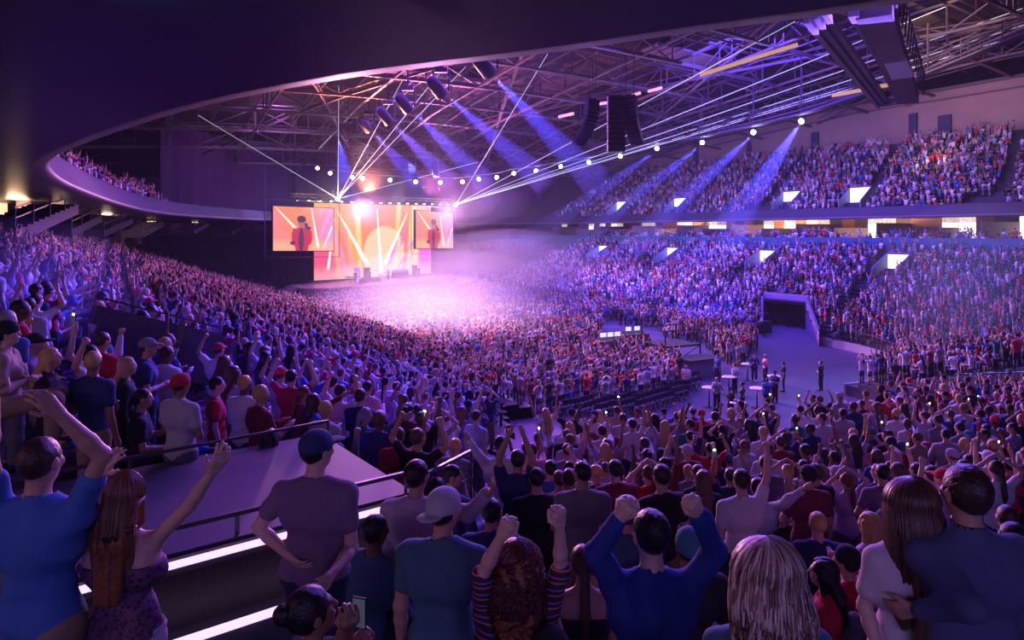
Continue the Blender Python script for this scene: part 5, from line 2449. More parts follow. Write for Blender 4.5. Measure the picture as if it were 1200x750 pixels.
mb = MB()
mb.add([Wp(-4, 0, 6.86), Wp(2.15, 0, 6.86), Wp(2.15, 2.3, 6.86), Wp(-4, 2.3, 6.86), Wp(-4, 0, 4), Wp(2.15, 0, 4), Wp(2.15, 2.3, 4), Wp(-4, 2.3, 4)],
       [(0, 1, 2, 3), (7, 6, 5, 4), (0, 4, 5, 1), (1, 5, 6, 2), (2, 6, 7, 3), (3, 7, 4, 0)])
struct('floor_grey_platform', mb, M_GREY)
mb = MB()
mb.add([Wp(-4, -.04, 5.2), Wp(2.2, -.04, 5.2), Wp(2.2, -.04, 6.84), Wp(-4, -.04, 6.84), Wp(-4, .02, 5.2), Wp(2.2, .02, 5.2), Wp(2.2, .02, 6.84), Wp(-4, .02, 6.84)],
       [(0, 1, 2, 3), (7, 6, 5, 4), (0, 4, 5, 1), (1, 5, 6, 2), (2, 6, 7, 3), (3, 7, 4, 0)])
struct('wall_platform_front', mb, M_DARK)
for z, h_, lb, off in ((6.80, .045, 'upper glowing lilac light strip along the grey platform edge', -.07), (6.33, .055, 'lower glowing lilac light strip at the foot of the dark platform wall', -.3)):
    t = thing('light_strip', lb, 'light strip', Wp(-3, off, z))
    mb = MB()
    mb.beam(Wp(-4, off, z), Wp(2.15, off, z), .05, h_ * .8)
    mb.build('diffuser', M_STRIP, t, loc=t.location.copy())
    mb = MB()
    mb.beam(Wp(-4, off + .03, z - .055), Wp(2.15, off + .03, z - .055), .06, .04)
    mb.build('channel', M_RAIL, t, loc=t.location.copy())
mb = MB()
mb.add([Wp(-4, -.30, 6.30), Wp(2.2, -.30, 6.30), Wp(2.2, -.02, 6.30), Wp(-4, -.02, 6.30), Wp(-4, -.30, 4.5), Wp(2.2, -.30, 4.5), Wp(2.2, -.02, 4.5), Wp(-4, -.02, 4.5)],
       [(0, 1, 2, 3), (7, 6, 5, 4), (0, 4, 5, 1), (1, 5, 6, 2), (2, 6, 7, 3), (3, 7, 4, 0)])
struct('floor_platform_step', mb, M_GREY)


def rail(label, pts, zs, posts, h0, wd=.045, group='handrails', mid=None):
    t = thing('handrail', label, 'handrail', (*pts[0][:2], zs[0]), 0, group)
    o = t.location.copy()
    mb = MB()
    P_ = [Vector((p[0], p[1], z)) for p, z in zip(pts, zs)]
    for a, b in zip(P_[:-1], P_[1:]):
        mb.beam(a, b, wd, wd)
        if mid:
            mb.beam(a - Vector((0, 0, mid)), b - Vector((0, 0, mid)), wd * .7)
    mb.build('top_rail', M_RAIL, t, loc=o)
    L = [0]
    for a, b in zip(P_[:-1], P_[1:]):
        L.append(L[-1] + (b - a).length)
    n_ = max(1, int(L[-1] / posts))
    for k in range(n_ + 1):
        s = L[-1] * k / n_
        for i in range(len(P_) - 1):
            if L[i] <= s <= L[i + 1] + 1e-6:
                p_ = P_[i].lerp(P_[i + 1], (s - L[i]) / max(1e-6, L[i + 1] - L[i]))
                break
        m2 = MB()
        m2.beam(p_, p_ - Vector((0, 0, h0)), wd * .8)
        m2.build('post', M_RAIL, t, loc=o)
    return t


rail('black rail on short posts along the front edge of the grey platform', [Wp(-4, .05), Wp(2.1, .05)], [7.03, 7.03], 1.5, .18, .035)
rail('thin metal rail along the back of the grey platform', [Wp(-4, 1.95), Wp(2.1, 1.95)], [7.02, 7.10], 2.0, .25, .03)
pts = [Wp(2.2, .1), at(488, 564, 7.6), at(552, 530, 9.2)]
rail('dark handrail climbing from the grey platform towards the crowd', pts, [7.03, 6.55, 6.35], 1.2, 1.0, .04, mid=.35)
pts = [at(488, 545, 9.5), at(552, 528, 9.2), at(552, 530, 9.2)]
# dark wall and rail along the seam between left stand and near stand
mb = MB()
zz = []
yy = np.arange(8.9, 31, .85)
for a, b in zip(yy[:-1], yy[1:]):
    xa, xb = left_line(a), left_line(b)
    na, _ = toNU(xa, a)
    nb2, _ = toNU(xb, b)
    za, zb = hgt(18 - na) + .15, hgt(max(0, 18 - nb2)) + .15
    mb.quad((xa, a, 0), (xb, b, 0), (xb, b, zb), (xa, a, za))
    mb.quad((xa + .12, a, 0), (xb + .12, b, 0), (xb + .12, b, zb), (xa + .12, a, za))
    mb.quad((xa, a, za), (xb, b, zb), (xb + .12, b, zb), (xa + .12, a, za))
struct('wall_stand_seam', mb, M_DARK)
mb = MB()
for x in np.arange(-1, 40, .5):
    a, b = (x, yb(x) + .45), (x + .5, yb(x + .5) + .45)
    mb.quad((a[0], a[1], 0), (b[0], b[1], 0), (b[0], b[1], near_z(b[1]) - .2), (a[0], a[1], near_z(a[1]) - .2))
struct('wall_near_stand_front', mb, M_DARK)


def fence(label, pts, h_=1.05, sp=.16, group='dark barrier fences'):
    t = thing('barrier_fence', label, 'fence', pts[0], 0, group)
    o = Vector(pts[0])
    r_, b_ = MB(), MB()
    for a, b in zip(pts[:-1], pts[1:]):
        a, b = Vector(a), Vector(b)
        up = Vector((0, 0, h_))
        r_.beam(a + up, b + up, .05)
        r_.beam(a + Vector((0, 0, .1)), b + Vector((0, 0, .1)), .04)
        n_ = max(1, int((b - a).length / sp))
        for k in range(n_):
            p_ = a.lerp(b, k / n_)
            b_.beam(p_ + Vector((0, 0, .1)), p_ + up, .022)
    r_.build('rails', M_RAIL, t, loc=o)
    b_.build('balusters', M_RAIL, t, loc=o)
    return t


fence('dark barrier fence along the front edge of the near stand by the open floor', [(x, yb(x) + .3, near_z(yb(x)) - .1) for x in np.arange(8.4, 16.5, 1.2)])
fence('dark barrier fence between the near stand and the corner stand at the right', [(x, yb(x) + .75, near_z(yb(x)) + .5) for x in np.arange(16.5, 30, 1.2)])
cf = [NU(p_[0] - p_[2] * .1, p_[1] - p_[3] * .1, .6) for p_ in BP[10:26]]
fence('dark barrier fence along the curved front of the corner stand', [tuple(p_) for p_ in cf if p_.y > yb(p_.x) + 1 and not in_tunnel(p_.x, p_.y, 0)], 1.0)
# pale kerb of the corner and right stand
mb = MB()
for a, b in zip(BP[:70], BP[1:71]):
    p_, q = NU(a[0] - a[2] * .05, a[1] - a[3] * .05, .3), NU(b[0] - b[2] * .05, b[1] - b[3] * .05, .3)
    if p_.y < yb(p_.x) + .8 or in_tunnel(p_.x, p_.y, 0):
        continue
    mb.beam(p_, q, .16, .7)
struct('trim_2', mb, mat('pale_kerb', (.36, .33, .42), .7))
# vomitory in the right stand: side walls, back opening and parapet
def pxu(px, Y, z=0):
    return Vector(((px - 600) / F * Y, Y, z))


mb, mb2 = MB(), MB()
n_ = 12
for side, px0, px1 in (('l', 893, 893), ('r', 965, 944)):
    last = None
    for k in range(n_ + 1):
        s = k / n_
        Y = 55 + 13 * s if side == 'l' else 52.5 + 12.5 * s
        q = pxu(px0 + (px1 - px0) * s, Y)
        n, u = toNU(q.x, q.y)
        d = (n - 50) if u > 36 else math.hypot(n - 38, u - 36) - 12
        zt = hgt(max(0, d)) + .75
        if last is not None and d > -.5:
            mb.quad((last[0], last[1], 0), (q.x, q.y, 0), (q.x, q.y, zt), (last[0], last[1], last[2]))
            mb.beam((last[0], last[1], last[2]), (q.x, q.y, zt), .2, .12)
        last = (q.x, q.y, zt)
struct('wall_tunnel_sides', mb, mat('tunnel_wall', (.17, .13, .26), .7))
a, b = pxu(896, 68.5), pxu(948, 64.5)
mb = MB()
mb.beam(a + Vector((0, 0, 3.0)), b + Vector((0, 0, 3.0)), .35, .55)
struct('wall_tunnel_lintel', mb, mat('tunnel_lintel', (.40, .33, .50), .6))
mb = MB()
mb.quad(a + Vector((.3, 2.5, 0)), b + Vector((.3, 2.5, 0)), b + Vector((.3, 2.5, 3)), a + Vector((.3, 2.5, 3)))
o = struct('wall_tunnel_shade', mb, mat('tunnel_shade_black', (.01, .01, .02), .9))  # near-black sheet: the shade inside the tunnel is put into its colour


PORT = []
# stair entrances: lit doorway with parapets
def portal(label, n, u, z, wd, hh, dp, group, tilt=0.0):
    PORT.append((n, u, dp, wd))
    t = thing('stand_entrance', label, 'entrance', NU(n, u, z), math.radians(-60), group)
    # local: x runs along -u .. , y outward (n)
    w_, g_ = MB(), MB()
    for s in (-1, 1):
        w_.add([(s * wd / 2, 0, 0), (s * wd / 2, dp, 0), (s * wd / 2, dp, hh), (s * wd / 2, 0, hh * .35), (s * (wd / 2 + .14), 0, 0), (s * (wd / 2 + .14), dp, 0),
                (s * (wd / 2 + .14), dp, hh), (s * (wd / 2 + .14), 0, hh * .35)],
               [(0, 1, 2, 3), (7, 6, 5, 4), (0, 4, 5, 1), (1, 5, 6, 2), (2, 6, 7, 3), (3, 7, 4, 0)])
    w_.build('parapet', mat('entrance_parapet', (.20, .22, .36), .7), t)
    g_.add([(-wd / 2 + .02, dp - .05, .0), (wd / 2 - .02, dp - .05, .0), (wd / 2 - .02, dp - .05, hh - .12), (-wd / 2 + .02, dp - .05, hh - .12)], [(0, 1, 2, 3)])
    g_.build('lit_doorway', M_LITP, t)
    f_ = MB()
    f_.beam((-wd / 2, dp, hh), (wd / 2, dp, hh), .2, .2)
    f_.build('lintel', M_LIP, t)
    return t


M_LITP = mat('lit_entrance', (.9, .9, .95), .6, emit=(.80, .78, 1.0), es=1.6)
for i, px in enumerate((995, 915, 785, 717, 652)):
    k_ = (px - 600) / F
    n = 74.3
    Y = n / (.866 * k_ + .5)
    u = -.5 * k_ * Y + .866 * Y
    portal(f'white lit stair entrance at the foot of the upper stand, {ORD[i]} from the right', n, u, 12.0, 2.6, 2.7, 2.2, 'lit entrances of the upper stand')
for i, (px, py) in enumerate(((1035, 318), (882, 306), (772, 302), (692, 294))):
    k_ = (px - 600) / F
    n = 64.0
    Y = n / (.866 * k_ + .5)
    u = -.5 * k_ * Y + .866 * Y
    portal(f'white lit stair entrance high in the right lower stand, {ORD[i]} from the right', n, u, hgt(14) + .1, 2.2, 2.2, 2.6, 'lit entrances of the lower stand')

# vomitory wall in the left stand
q0, q1 = at(100, 385, 10.4), at(262, 425, 11.8)
mb = MB()
mb.beam(at(108, 368, 10.9), at(258, 402, 12.4), .25, .3)
a, b = at(108, 380, 10.9), at(258, 414, 12.4)
mb.beam(a - Vector((0, 0, .25)), b - Vector((0, 0, .25)), .15, .7)
struct('wall_left_vomitory', mb, M_CONC)
rail('dark rail over the vomitory wall in the left stand', [at(112, 366, 10.9), at(258, 400, 12.4)], [at(112, 366, 10.9).z + .25, at(258, 400, 12.4).z + .25], 1.3, .3, .03)

# ------------------------------------------------------------------ concourse behind the left stand: stairs up and lit openings
def flight(label, a, b, wd, steps):
    t = thing('stair_flight', label, 'stairs', a, 0, 'dark stair flights behind the left stand')
    a, b = Vector(a), Vector(b)
    o = a.copy()
    st_, st2 = MB(), MB()
    d = b - a
    hd = Vector((d.x, d.y, 0))
    side = Vector((-hd.y, hd.x, 0)).normalized() * wd
    for k in range(steps):
        p_ = a + d * (k / steps)
        q = a + d * ((k + 1) / steps)
        z1 = q.z
        st_.add([p_ + Vector((0, 0, -.45)), Vector((q.x, q.y, q.z - .45)), Vector((q.x, q.y, z1)), Vector((p_.x, p_.y, z1))] +
                [v + side for v in (p_ + Vector((0, 0, -.45)), Vector((q.x, q.y, q.z - .45)), Vector((q.x, q.y, z1)), Vector((p_.x, p_.y, z1)))],
                [(0, 1, 2, 3), (7, 6, 5, 4), (0, 4, 5, 1), (1, 5, 6, 2), (2, 6, 7, 3), (3, 7, 4, 0)])
    st_.build('steps', M_DARKP, t, loc=o)
    for h_ in (.55, .95):
        st2.beam(a + Vector((0, 0, h_)) + side * .02, b + Vector((0, 0, h_)) + side * .02, .05)
    for k in range(0, steps + 1, 3):
        p_ = a + d * (k / steps)
        st2.beam(p_, p_ + Vector((0, 0, .95)), .04)
    st2.build('handrail', M_RAIL, t, loc=o)


M_DARKP = mat('stair_dark_purple', (.05, .04, .09), .7)
flight('dark stair flight rising behind the left stand, nearest the left picture edge', at(18, 272, 27), at(92, 240, 33), 2.0, 12)
flight('dark stair flight rising behind the left stand, second from the left', at(84, 270, 42), at(120, 252, 47), 2.0, 10)
flight('dark stair flight rising behind the left stand, third from the left', at(122, 271, 54), at(156, 256, 58), 2.0, 10)
flight('dark stair flight rising behind the left stand, fourth from the left', at(168, 273, 66), at(192, 260, 70), 2.0, 10)
flight('dark stair flight under the far balcony, left of the drape', at(228, 270, 80), at(245, 261, 84), 2.5, 8)
flight('dark stair flight under the far balcony, right of the left aisle', at(272, 272, 92), at(292, 261, 96), 3, 8)
for i, (x0, y0, x1, y1, D) in enumerate(((-8, 236, 4, 266, 36), (62, 238, 78, 243, 50), (80, 250, 85, 264, 55), (127, 256, 135, 268, 66), (172, 259, 181, 266, 82), (225, 260, 231, 265, 98),
                                         (284, 260, 300, 268, 110), (299, 262, 318, 270, 112), (200, 262, 212, 270, 90), (20, 240, 30, 262, 42))):
    a, b, c_, d_ = at(x0, y1, D), at(x1, y1, D + 1), at(x1, y0, D + 1), at(x0, y0, D)
    t = tag(MB().add([a, b, c_, d_] + [v + Vector((0, .3, 0)) for v in (a, b, c_, d_)],
                     [(0, 1, 2, 3), (7, 6, 5, 4), (0, 4, 5, 1), (1, 5, 6, 2), (2, 6, 7, 3), (3, 7, 4, 0)]).build(f'window_{i + 2}', M_LITC if i < 6 else M_SUITE2, loc=a), kind='structure')
# a few columns of the concourse
for i, (px, D) in enumerate(((33, 34), (88, 48), (108, 60), (140, 72), (160, 80))):
    mb = MB()
    b_ = at(px, 275, D)
    mb.box((b_.x, b_.y, 9.4), (.7, .7, 3.0))
    struct('wall_concourse_column', mb, mat('column_brown', (.16, .10, .10), .8))
point('concourse_lamp_light', at(20, 246, 33), 260, (1.0, .62, .34), .4)
point('concourse_lamp_light', at(70, 250, 47), 260, (1.0, .62, .34), .4)
point('concourse_lamp_light', at(125, 255, 62), 260, (1.0, .66, .42), .4)
point('suite_lamp_light', NU(74, 45, 10.2), 900, (1.0, .70, .5), .4)
point('suite_lamp_light', NU(75, 60, 10.2), 900, (1.0, .70, .5), .4)
point('suite_lamp_light', NU(75, 76, 10.2), 900, (1.0, .70, .5), .4)
# dark doors and pillars on the tan wall
for i, (px, w_, y0, y1) in enumerate(((816, 4, 168, 190), (879, 4, 166, 185), (956, 6, 155, 175), (1071, 6, 133, 158), (1108, 9, 135, 149), (700, 3, 186, 200))):
    k_ = (px - 600) / F
    n = 73 + OFFW - .9
    Y = n / (.866 * k_ + .5)
    u = -.5 * k_ * Y + .866 * Y
    mb = MB()
    zt, zb = EYE + (HY - y0) * Y / F, EYE + (HY - y1 - 14) * Y / F
    mb.box(NU(n, u, (zt + zb) / 2), (.6, w_ * Y / F * 1.6, zt - zb), math.radians(30))
    struct('wall_pillar', mb, mat('pillar_slate', (.05, .05, .09), .7))
# people seated in the suites
SUITE = []
for i in range(8, 66):
    for dd, z in ((21.0, 7.8), (22.4, 7.95)):
        pa = BP[i]
        for rep in range(4):
            if cr.random() < .25:
                continue
            n, u = pa[0] + pa[2] * dd, pa[1] + pa[3] * dd
            n2, u2 = BP[i + 1][0] + BP[i + 1][2] * dd, BP[i + 1][1] + BP[i + 1][3] * dd
            s = rep / 4
            q = NU(n + (n2 - n) * s, u + (u2 - u) * s)
            if in_view(q.x, q.y, z):
                SUITE.append((q.x, q.y, z, yaw_to(-.866, -.5) + cr.gauss(0, .3), cr.random() < .6, 'suites'))
SPOTS.extend(SUITE)

# ------------------------------------------------------------------ haze
def vol_mat(name, dens, col=(1, 1, 1), g=0.0):
    m = bpy.data.materials.new(name)
    m.use_nodes = True
    N, L = m.node_tree.nodes, m.node_tree.links
    N.clear()
    o = N.new('ShaderNodeOutputMaterial')
    v = N.new('ShaderNodeVolumeScatter')
    v.inputs['Color'].default_value = (*col, 1)
    v.inputs['Density'].default_value = dens
    v.inputs['Anisotropy'].default_value = g
    L.new(v.outputs[0], o.inputs['Volume'])
    return m


def blob(name, c, r, dens, label, seg=24):
    mb = MB()
    prof = [(max(.001, math.sin(math.pi * k / 16)), -math.cos(math.pi * k / 16)) for k in range(17)]
    mb.lathe(prof, seg=seg)
    o = mb.build(name, vol_mat('haze', dens), smooth=True)
    o.location = c
    o.scale = r
    return tag(o, label, 'haze', kind='stuff')


mb = MB()
mb.box(NU(34, 66, 14), (130, 130, 26), math.radians(30))
o = mb.build('haze', vol_mat('arena_haze', .00045, g=0))
tag(o, 'thin theatrical haze filling the whole arena', 'haze', kind='stuff')
for f_ in (1.08, .86, .66, .46, .26):
    blob('haze', at(520, 355, 76), (15 * f_, 13 * f_, 5.5 * f_), .007, 'thick pink haze cloud over the crowd before the stage')
    blob('haze', at(508, 384, 60), (11 * f_, 13 * f_, 4.2 * f_), .010, 'pale pink haze lying over the middle of the floor crowd')
    blob('haze', at(450, 236, 100), (20 * f_, 12 * f_, 4.5 * f_), .002, 'warm haze cloud around the stage truss lamps')
for f_ in (1.1, .85, .6, .35):
    blob('haze', at(1140, 330, 42), (5.5 * f_, 5 * f_, 4.5 * f_), .010, 'pale blue haze drifting over the corner stand')
    blob('haze', at(595, 318, 96), (14 * f_, 12 * f_, 5.5 * f_), .005, 'violet haze cloud right of the stage')
    blob('haze', at(20, 340, 13), (1.9 * f_, 2.4 * f_, 1.3 * f_), .016, 'faint blue haze patch over the near end of the left stand')


def shaft(a, b, ra, rb, dens, power, color, label):
    a, b = Vector(a), Vector(b)
    mb = MB()
    mb.tube([a, b], [ra, rb], 20)
    o = mb.build('light_shaft', vol_mat('beam_haze', dens), loc=a)
    tag(o, label, 'light shaft', 'blue light shafts in the haze', kind='stuff')
    L = (b - a).length
    # lamp sits behind the narrow end so that its cone fills the shaft
    k = ra * L / max(.01, rb - ra)
    src = a - (b - a).normalized() * k
    deg = 2 * math.degrees(math.atan2(rb, L + k))
    spot('shaft_light', a - (b - a).normalized() * min(k, .0), b, power, color, deg * 1.5, .25, .12)


for i, (x0, y0, D0, x1, y1, D1, pw) in enumerate(((579, 90, 55.2, 700, 215, 62, 1), (527, 115, 66.2, 640, 215, 72, .9), (485, 132, 76.2, 570, 215, 82, .8), (461, 146, 84.2, 530, 215, 90, .6),
                                               (438, 156, 92.2, 490, 215, 97, .5), (398, 165, 98, 405, 215, 100, .4))):
    shaft(at(x0, y0, D0), at(x1, y1, D1), .35, 1.5, .022, 130000 * pw, (.06, .05, 1.0), f'blue light shaft from the roof, {ORD[i]} from the camera')
for i, (x0, y0, D0, x1, y1, D1, pw) in enumerate(((937, 146, 76, 850, 275, 86, 1.0), (881, 159, 83, 740, 290, 100, .9), (821, 171, 90, 672, 285, 112, .8), (768, 178, 96, 615, 285, 118, .7))):
    shaft(at(x0, y0, D0), at(x1, y1, D1), .25, 2.2, .016, 190000 * pw, (.06, .05, 1.0), f'wide blue follow spot shaft onto the right stand, {ORD[i]} from the right')

# ------------------------------------------------------------------ people built one by one
def vc_hair(name, rough=.38):
    return mat(name, (1, 1, 1), rough, vcol='col')


M_STRAND = vc_hair('hair_strands')


def strands(fg, N_, L, cols, wave=0.0, seed=3, spread=1.0, side=115, rad=.0042, top=1.0):
    "hair strands from the parting over the back of the head and down the back"
    r = np.random.RandomState(seed)
    g = fg['_']
    H, U = g['H'], g['U']
    hc = g['hc']
    nrow, sides = (34 if wave > .01 else 18), 4
    VV, QQ, CC = [], [], []
    off = 0
    for k in range(N_):
        a = math.radians(r.uniform(-side, side))
        sc = 1 + r.uniform(-.03, .06)
        rx, ry, rz_ = .093 * sc * spread, .112 * sc, .110 * sc * top
        e0 = 88
        pts = []
        x0 = None
        ph = r.rand() * 6.28
        wf = r.uniform(.8, 1.2)
        Lk = L * r.uniform(.82, 1.04)
        for i in range(nrow):
            s = i / (nrow - 1)
            if s < .42:
                e = math.radians(e0 - (e0 + 12) * s / .42)
                x = rx * math.cos(e) * math.sin(a)
                y = -ry * math.cos(e) * math.cos(a)
                z = rz_ * math.sin(e)
                last = (x, y, z)
            else:
                t_ = (s - .42) / .58
                x = last[0] * (1.0 + .22 * spread * math.sin(t_ * 2.2)) * (1 - .25 * t_ * t_)
                y = last[1] * (1 - .35 * t_) - .055 * min(1, t_ * 2.2) - .012 * math.cos(a)
                if abs(x) < .11:
                    y = min(y, -.125 - .02 * math.cos(a) + .02 * t_) if t_ > .25 else min(y, -.06 - .2 * t_)
                z = last[2] - Lk * t_
            w_ = wave * min(1, s * 2)
            x += w_ * math.sin(ph + s * (16 if wave < .01 else 52) * wf)
            y += w_ * math.cos(ph * 1.0 + s * (14 if wave < .01 else 52) * wf) * .9
            pts.append(hc + V(x, y + g['HR'][1, 1] * .0 - .015, z + .014))
        pts = np.array(pts)
        t = np.gradient(pts, axis=0)
        t /= np.linalg.norm(t, axis=1)[:, None] + 1e-9
        ax = np.cross(t, V(0, 0, 1) + .01)
        ax /= np.linalg.norm(ax, axis=1)[:, None] + 1e-9
        ay = np.cross(t, ax)
        rr = rad * (1 - .6 * np.linspace(0, 1, nrow) ** 3)[:, None]
        rings = [pts + ax * rr * math.cos(q) * 1.5 + ay * rr * math.sin(q) for q in (0.4, 1.97, 3.54, 5.11)]
        v = np.stack(rings, 1).reshape(-1, 3)
        base = np.arange(nrow - 1)[:, None] * 4
        q = np.concatenate([np.stack([base[:, 0] + j, base[:, 0] + (j + 1) % 4, base[:, 0] + 4 + (j + 1) % 4, base[:, 0] + 4 + j], 1) for j in range(4)])
        VV.append(v)
        QQ.append(q + off)
        off += len(v)
        c = np.array(cols[r.randint(len(cols))]) * r.uniform(.75, 1.25)
        CC.append(np.tile(c, (len(v), 1)))
    return np.concatenate(VV), np.concatenate(QQ), np.concatenate(CC)


def stripe_mat(name, cols, scale):
    m = mat(name, cols[0], .85, bump=.2, bscale=200)
    N, L, b = m.node_tree.nodes, m.node_tree.links, m.node_tree.nodes['Principled BSDF']
    tc = N.new('ShaderNodeTexCoord')
    sx = N.new('ShaderNodeSeparateXYZ')
    L.new(tc.outputs['Object'], sx.inputs[0])
    mt = N.new('ShaderNodeMath')
    mt.operation = 'MULTIPLY'
    mt.inputs[1].default_value = scale
    L.new(sx.outputs['Z'], mt.inputs[0])
    fr = N.new('ShaderNodeMath')
    fr.operation = 'FRACT'
    L.new(mt.outputs[0], fr.inputs[0])
    cr_ = N.new('ShaderNodeValToRGB')
    cr_.color_ramp.interpolation = 'CONSTANT'
    e = cr_.color_ramp.elements
    e[0].color = (*cols[0], 1)
    e[1].position = .36
    e[1].color = (*cols[1], 1)
    for p_, c_ in ((.5, cols[0]), (.78, cols[2]), (.9, cols[0])):
        q = e.new(p_)
        q.color = (*c_, 1)
    L.new(fr.outputs[0], cr_.inputs['Fac'])
    L.new(cr_.outputs['Color'], b.inputs['Base Color'])
    return m


def paisley_mat():
    m = mat('patterned_purple_cloth', (.1, .04, .12), .8)
    N, L, b = m.node_tree.nodes, m.node_tree.links, m.node_tree.nodes['Principled BSDF']
    tc = N.new('ShaderNodeTexCoord')
    v = N.new('ShaderNodeTexVoronoi')
    v.inputs['Scale'].default_value = 42
    n = N.new('ShaderNodeTexNoise')
    n.inputs['Scale'].default_value = 60
    L.new(tc.outputs['Object'], v.inputs['Vector'])
    L.new(tc.outputs['Object'], n.inputs['Vector'])
    r_ = N.new('ShaderNodeValToRGB')
    e = r_.color_ramp.elements
    e[0].color = (.02, .012, .04, 1)
    e[1].color = (.20, .08, .18, 1)
    e[0].position, e[1].position = .25, .6
    q = e.new(.45)
    q.color = (.09, .035, .10, 1)
    mx = N.new('ShaderNodeMath')
    mx.operation = 'MULTIPLY_ADD'
    mx.inputs[1].default_value = .6
    L.new(v.outputs['Distance'], mx.inputs[0])
    ml = N.new('ShaderNodeMath')
    ml.operation = 'MULTIPLY'
    ml.inputs[1].default_value = .5
    L.new(n.outputs['Fac'], ml.inputs[0])
    L.new(ml.outputs[0], mx.inputs[2])
    L.new(mx.outputs[0], r_.inputs['Fac'])
    L.new(r_.outputs['Color'], b.inputs['Base Color'])
    return m


MX = dict(
    blue_tee=mat('cloth_bright_blue', (.06, .17, .52), .85, noise=.1, nscale=14, bump=.3, bscale=240),
    purple_tee=mat('cloth_dusty_purple', (.24, .16, .24), .85, noise=.14, nscale=40, bump=.3, bscale=240),
    teal_tee=mat('cloth_slate_teal', (.06, .15, .22), .85, noise=.1, nscale=14, bump=.3, bscale=240),
    lilac=mat('cloth_pale_lilac', (.50, .42, .52), .85, noise=.08, nscale=30, bump=.3, bscale=240),
    royal=mat('cloth_royal_blue', (.02, .06, .33), .9, noise=.1, nscale=40, bump=.4, bscale=260),
    denim=mat('cloth_denim', (.10, .13, .24), .9, noise=.15, nscale=80, bump=.35, bscale=300),
    stripes=stripe_mat('cloth_striped', ((.05, .02, .06), (.60, .20, .10), (.35, .14, .45)), 16),
    paisley=paisley_mat(),
    cream=mat('cloth_cream', (.66, .60, .64), .85, noise=.05, nscale=20, bump=.25, bscale=240),
)
HN = 0


def hero(label, px, py, D, P, skin, top, bot, hair, sc=1.0, yaw=0.0, arms=None, group='people standing nearest the camera', cat='person', str_=None, capm=None, res=None):
    global HN
    HN += 1
    P = dict(P)
    sc = sc * (.955 if P.get('female') else 1.0)
    P['fine'] = D < 6
    fg0 = figure(dict(P, arms=('down', 'down')))
    toph = fg0['_']['H'](0, 0, .106)[2]
    loc = at(px, py, D)
    hx = fg0['_']['H'](0, 0, 0)
    Rz = rotz(yaw)
    off = Rz @ (V(hx[0], hx[1], toph) * sc)
    base = V(*loc) - off
    if arms:
        out = []
        for si, a in enumerate(arms):
            if isinstance(a, str):
                out.append(a)
                continue
            (e, w_, mode) = a
            S = fg0['_']['U']((1 - 2 * si) * (.168 if P.get('female') else .195), -.01, .455)
            E = Rz.T @ (V(*at(*e)) - base) / sc
            W_ = Rz.T @ (V(*at(*w_)) - base) / sc
            # keep the bones at human length
            lE = float(np.clip(np.linalg.norm(E - S), .24, .34))
            E = S + nrm(E - S) * lE
            W_ = E + nrm(W_ - E) * float(np.clip(np.linalg.norm(W_ - E), .2, .29))
            out.append((E, W_, mode))
        P['arms'] = out
    elif 'arms' not in P:
        P['arms'] = ('down', 'down')
    fg = figure(P)
    if P.get('hair') == 'curly':
        fg['hair']['curl'] = True
    h = res or max(.0085, min(.02, D * .0021))
    root = None
    for part in PARTS:
        if part not in fg or (part.startswith('shoe') and D < 3.9 and False):
            continue
        hh = h if part in ('skin', 'hair') else max(h, .011)
        v_, q_ = part_mesh(fg, part, hh, HN)
        m = {'skin': SKIN[skin], 'shirt': top, 'trousers': bot, 'hair': MH.get(hair, None) if isinstance(hair, str) else hair, 'shoe': M_SHOE, 'shoe2': M_SHOE,
             'cap': capm or MT['navy'], 'beanie': capm or MT['teal']}[part]
        nm = {'skin': 'person', 'shoe2': 'shoe', 'shirt': 'shirt'}.get(part, part)
        me = quadmesh(nm, v_, q_, m, tint_skin(v_, fg) if part == 'skin' else None, attr='tint')
        o = bpy.data.objects.new(nm, me)
        C.objects.link(o)
        if part == 'hair':
            hair_o = o
        if root is None:
            root = o
            o.location = tuple(base)
            o.rotation_euler = (0, 0, yaw)
            o.scale = (sc, sc, sc)
            tag(o, label, cat, group)
        else:
            o.parent = root
    if str_:
        v_, q_, c_ = strands(fg, **str_)
        me = quadmesh('hair_strands', v_, q_, M_STRAND, c_.astype(np.float32))
        o = bpy.data.objects.new('hair_strands', me)
        C.objects.link(o)
        o.parent = hair_o
    HEROPOS.append((float(base[0]), float(base[1])))
    root['_w'] = 1
    del root['_w']
    return root, fg, base


S_ = lambda **k: k
# --- left foreground
hero('man in a blue t-shirt and tan trousers with an arm bent over his cropped head', 48, 513, 3.2, S_(hair='buzz', legs='long'), 1, MX['blue_tee'], MP['tan'], 'dark brown', 1.02, -.05,
     arms=(((124, 528, 3.1), (70, 486, 3.0), 'relax'), ((-14, 535, 3.1), (-8, 470, 3.1), 'fist')))
BELT = mat('white_trousers', (.55, .50, .60), .8, noise=.05)
r_, fg, bs = hero('woman with long auburn hair and patterned purple strapless top, arms raised', 148, 555, 3.35, S_(hair='long', hairlen=.36, female=True, sleeve='tank', legs='long'), 0, MX['paisley'], BELT, 'auburn', 1.0, .0,
     arms=(((234, 578, 3.2), (270, 520, 3.05), 'point'), ((101, 606, 3.25), (128, 538, 3.1), 'point')),
     str_=dict(N_=520, L=.40, cols=[(.19, .085, .05), (.24, .11, .065), (.12, .05, .035)], side=105, seed=2))
mb = MB()
n_ = 28
for zz_, w_ in ((.955, .02),):
    pts_ = [((.185) * math.cos(2 * math.pi * k / n_), .008 + .128 * math.sin(2 * math.pi * k / n_), zz_) for k in range(n_ + 1)]
    mb.tube(pts_, .016, 6, cap=False, ell=1.3)
mb.build('belt', MT['light grey'], r_)
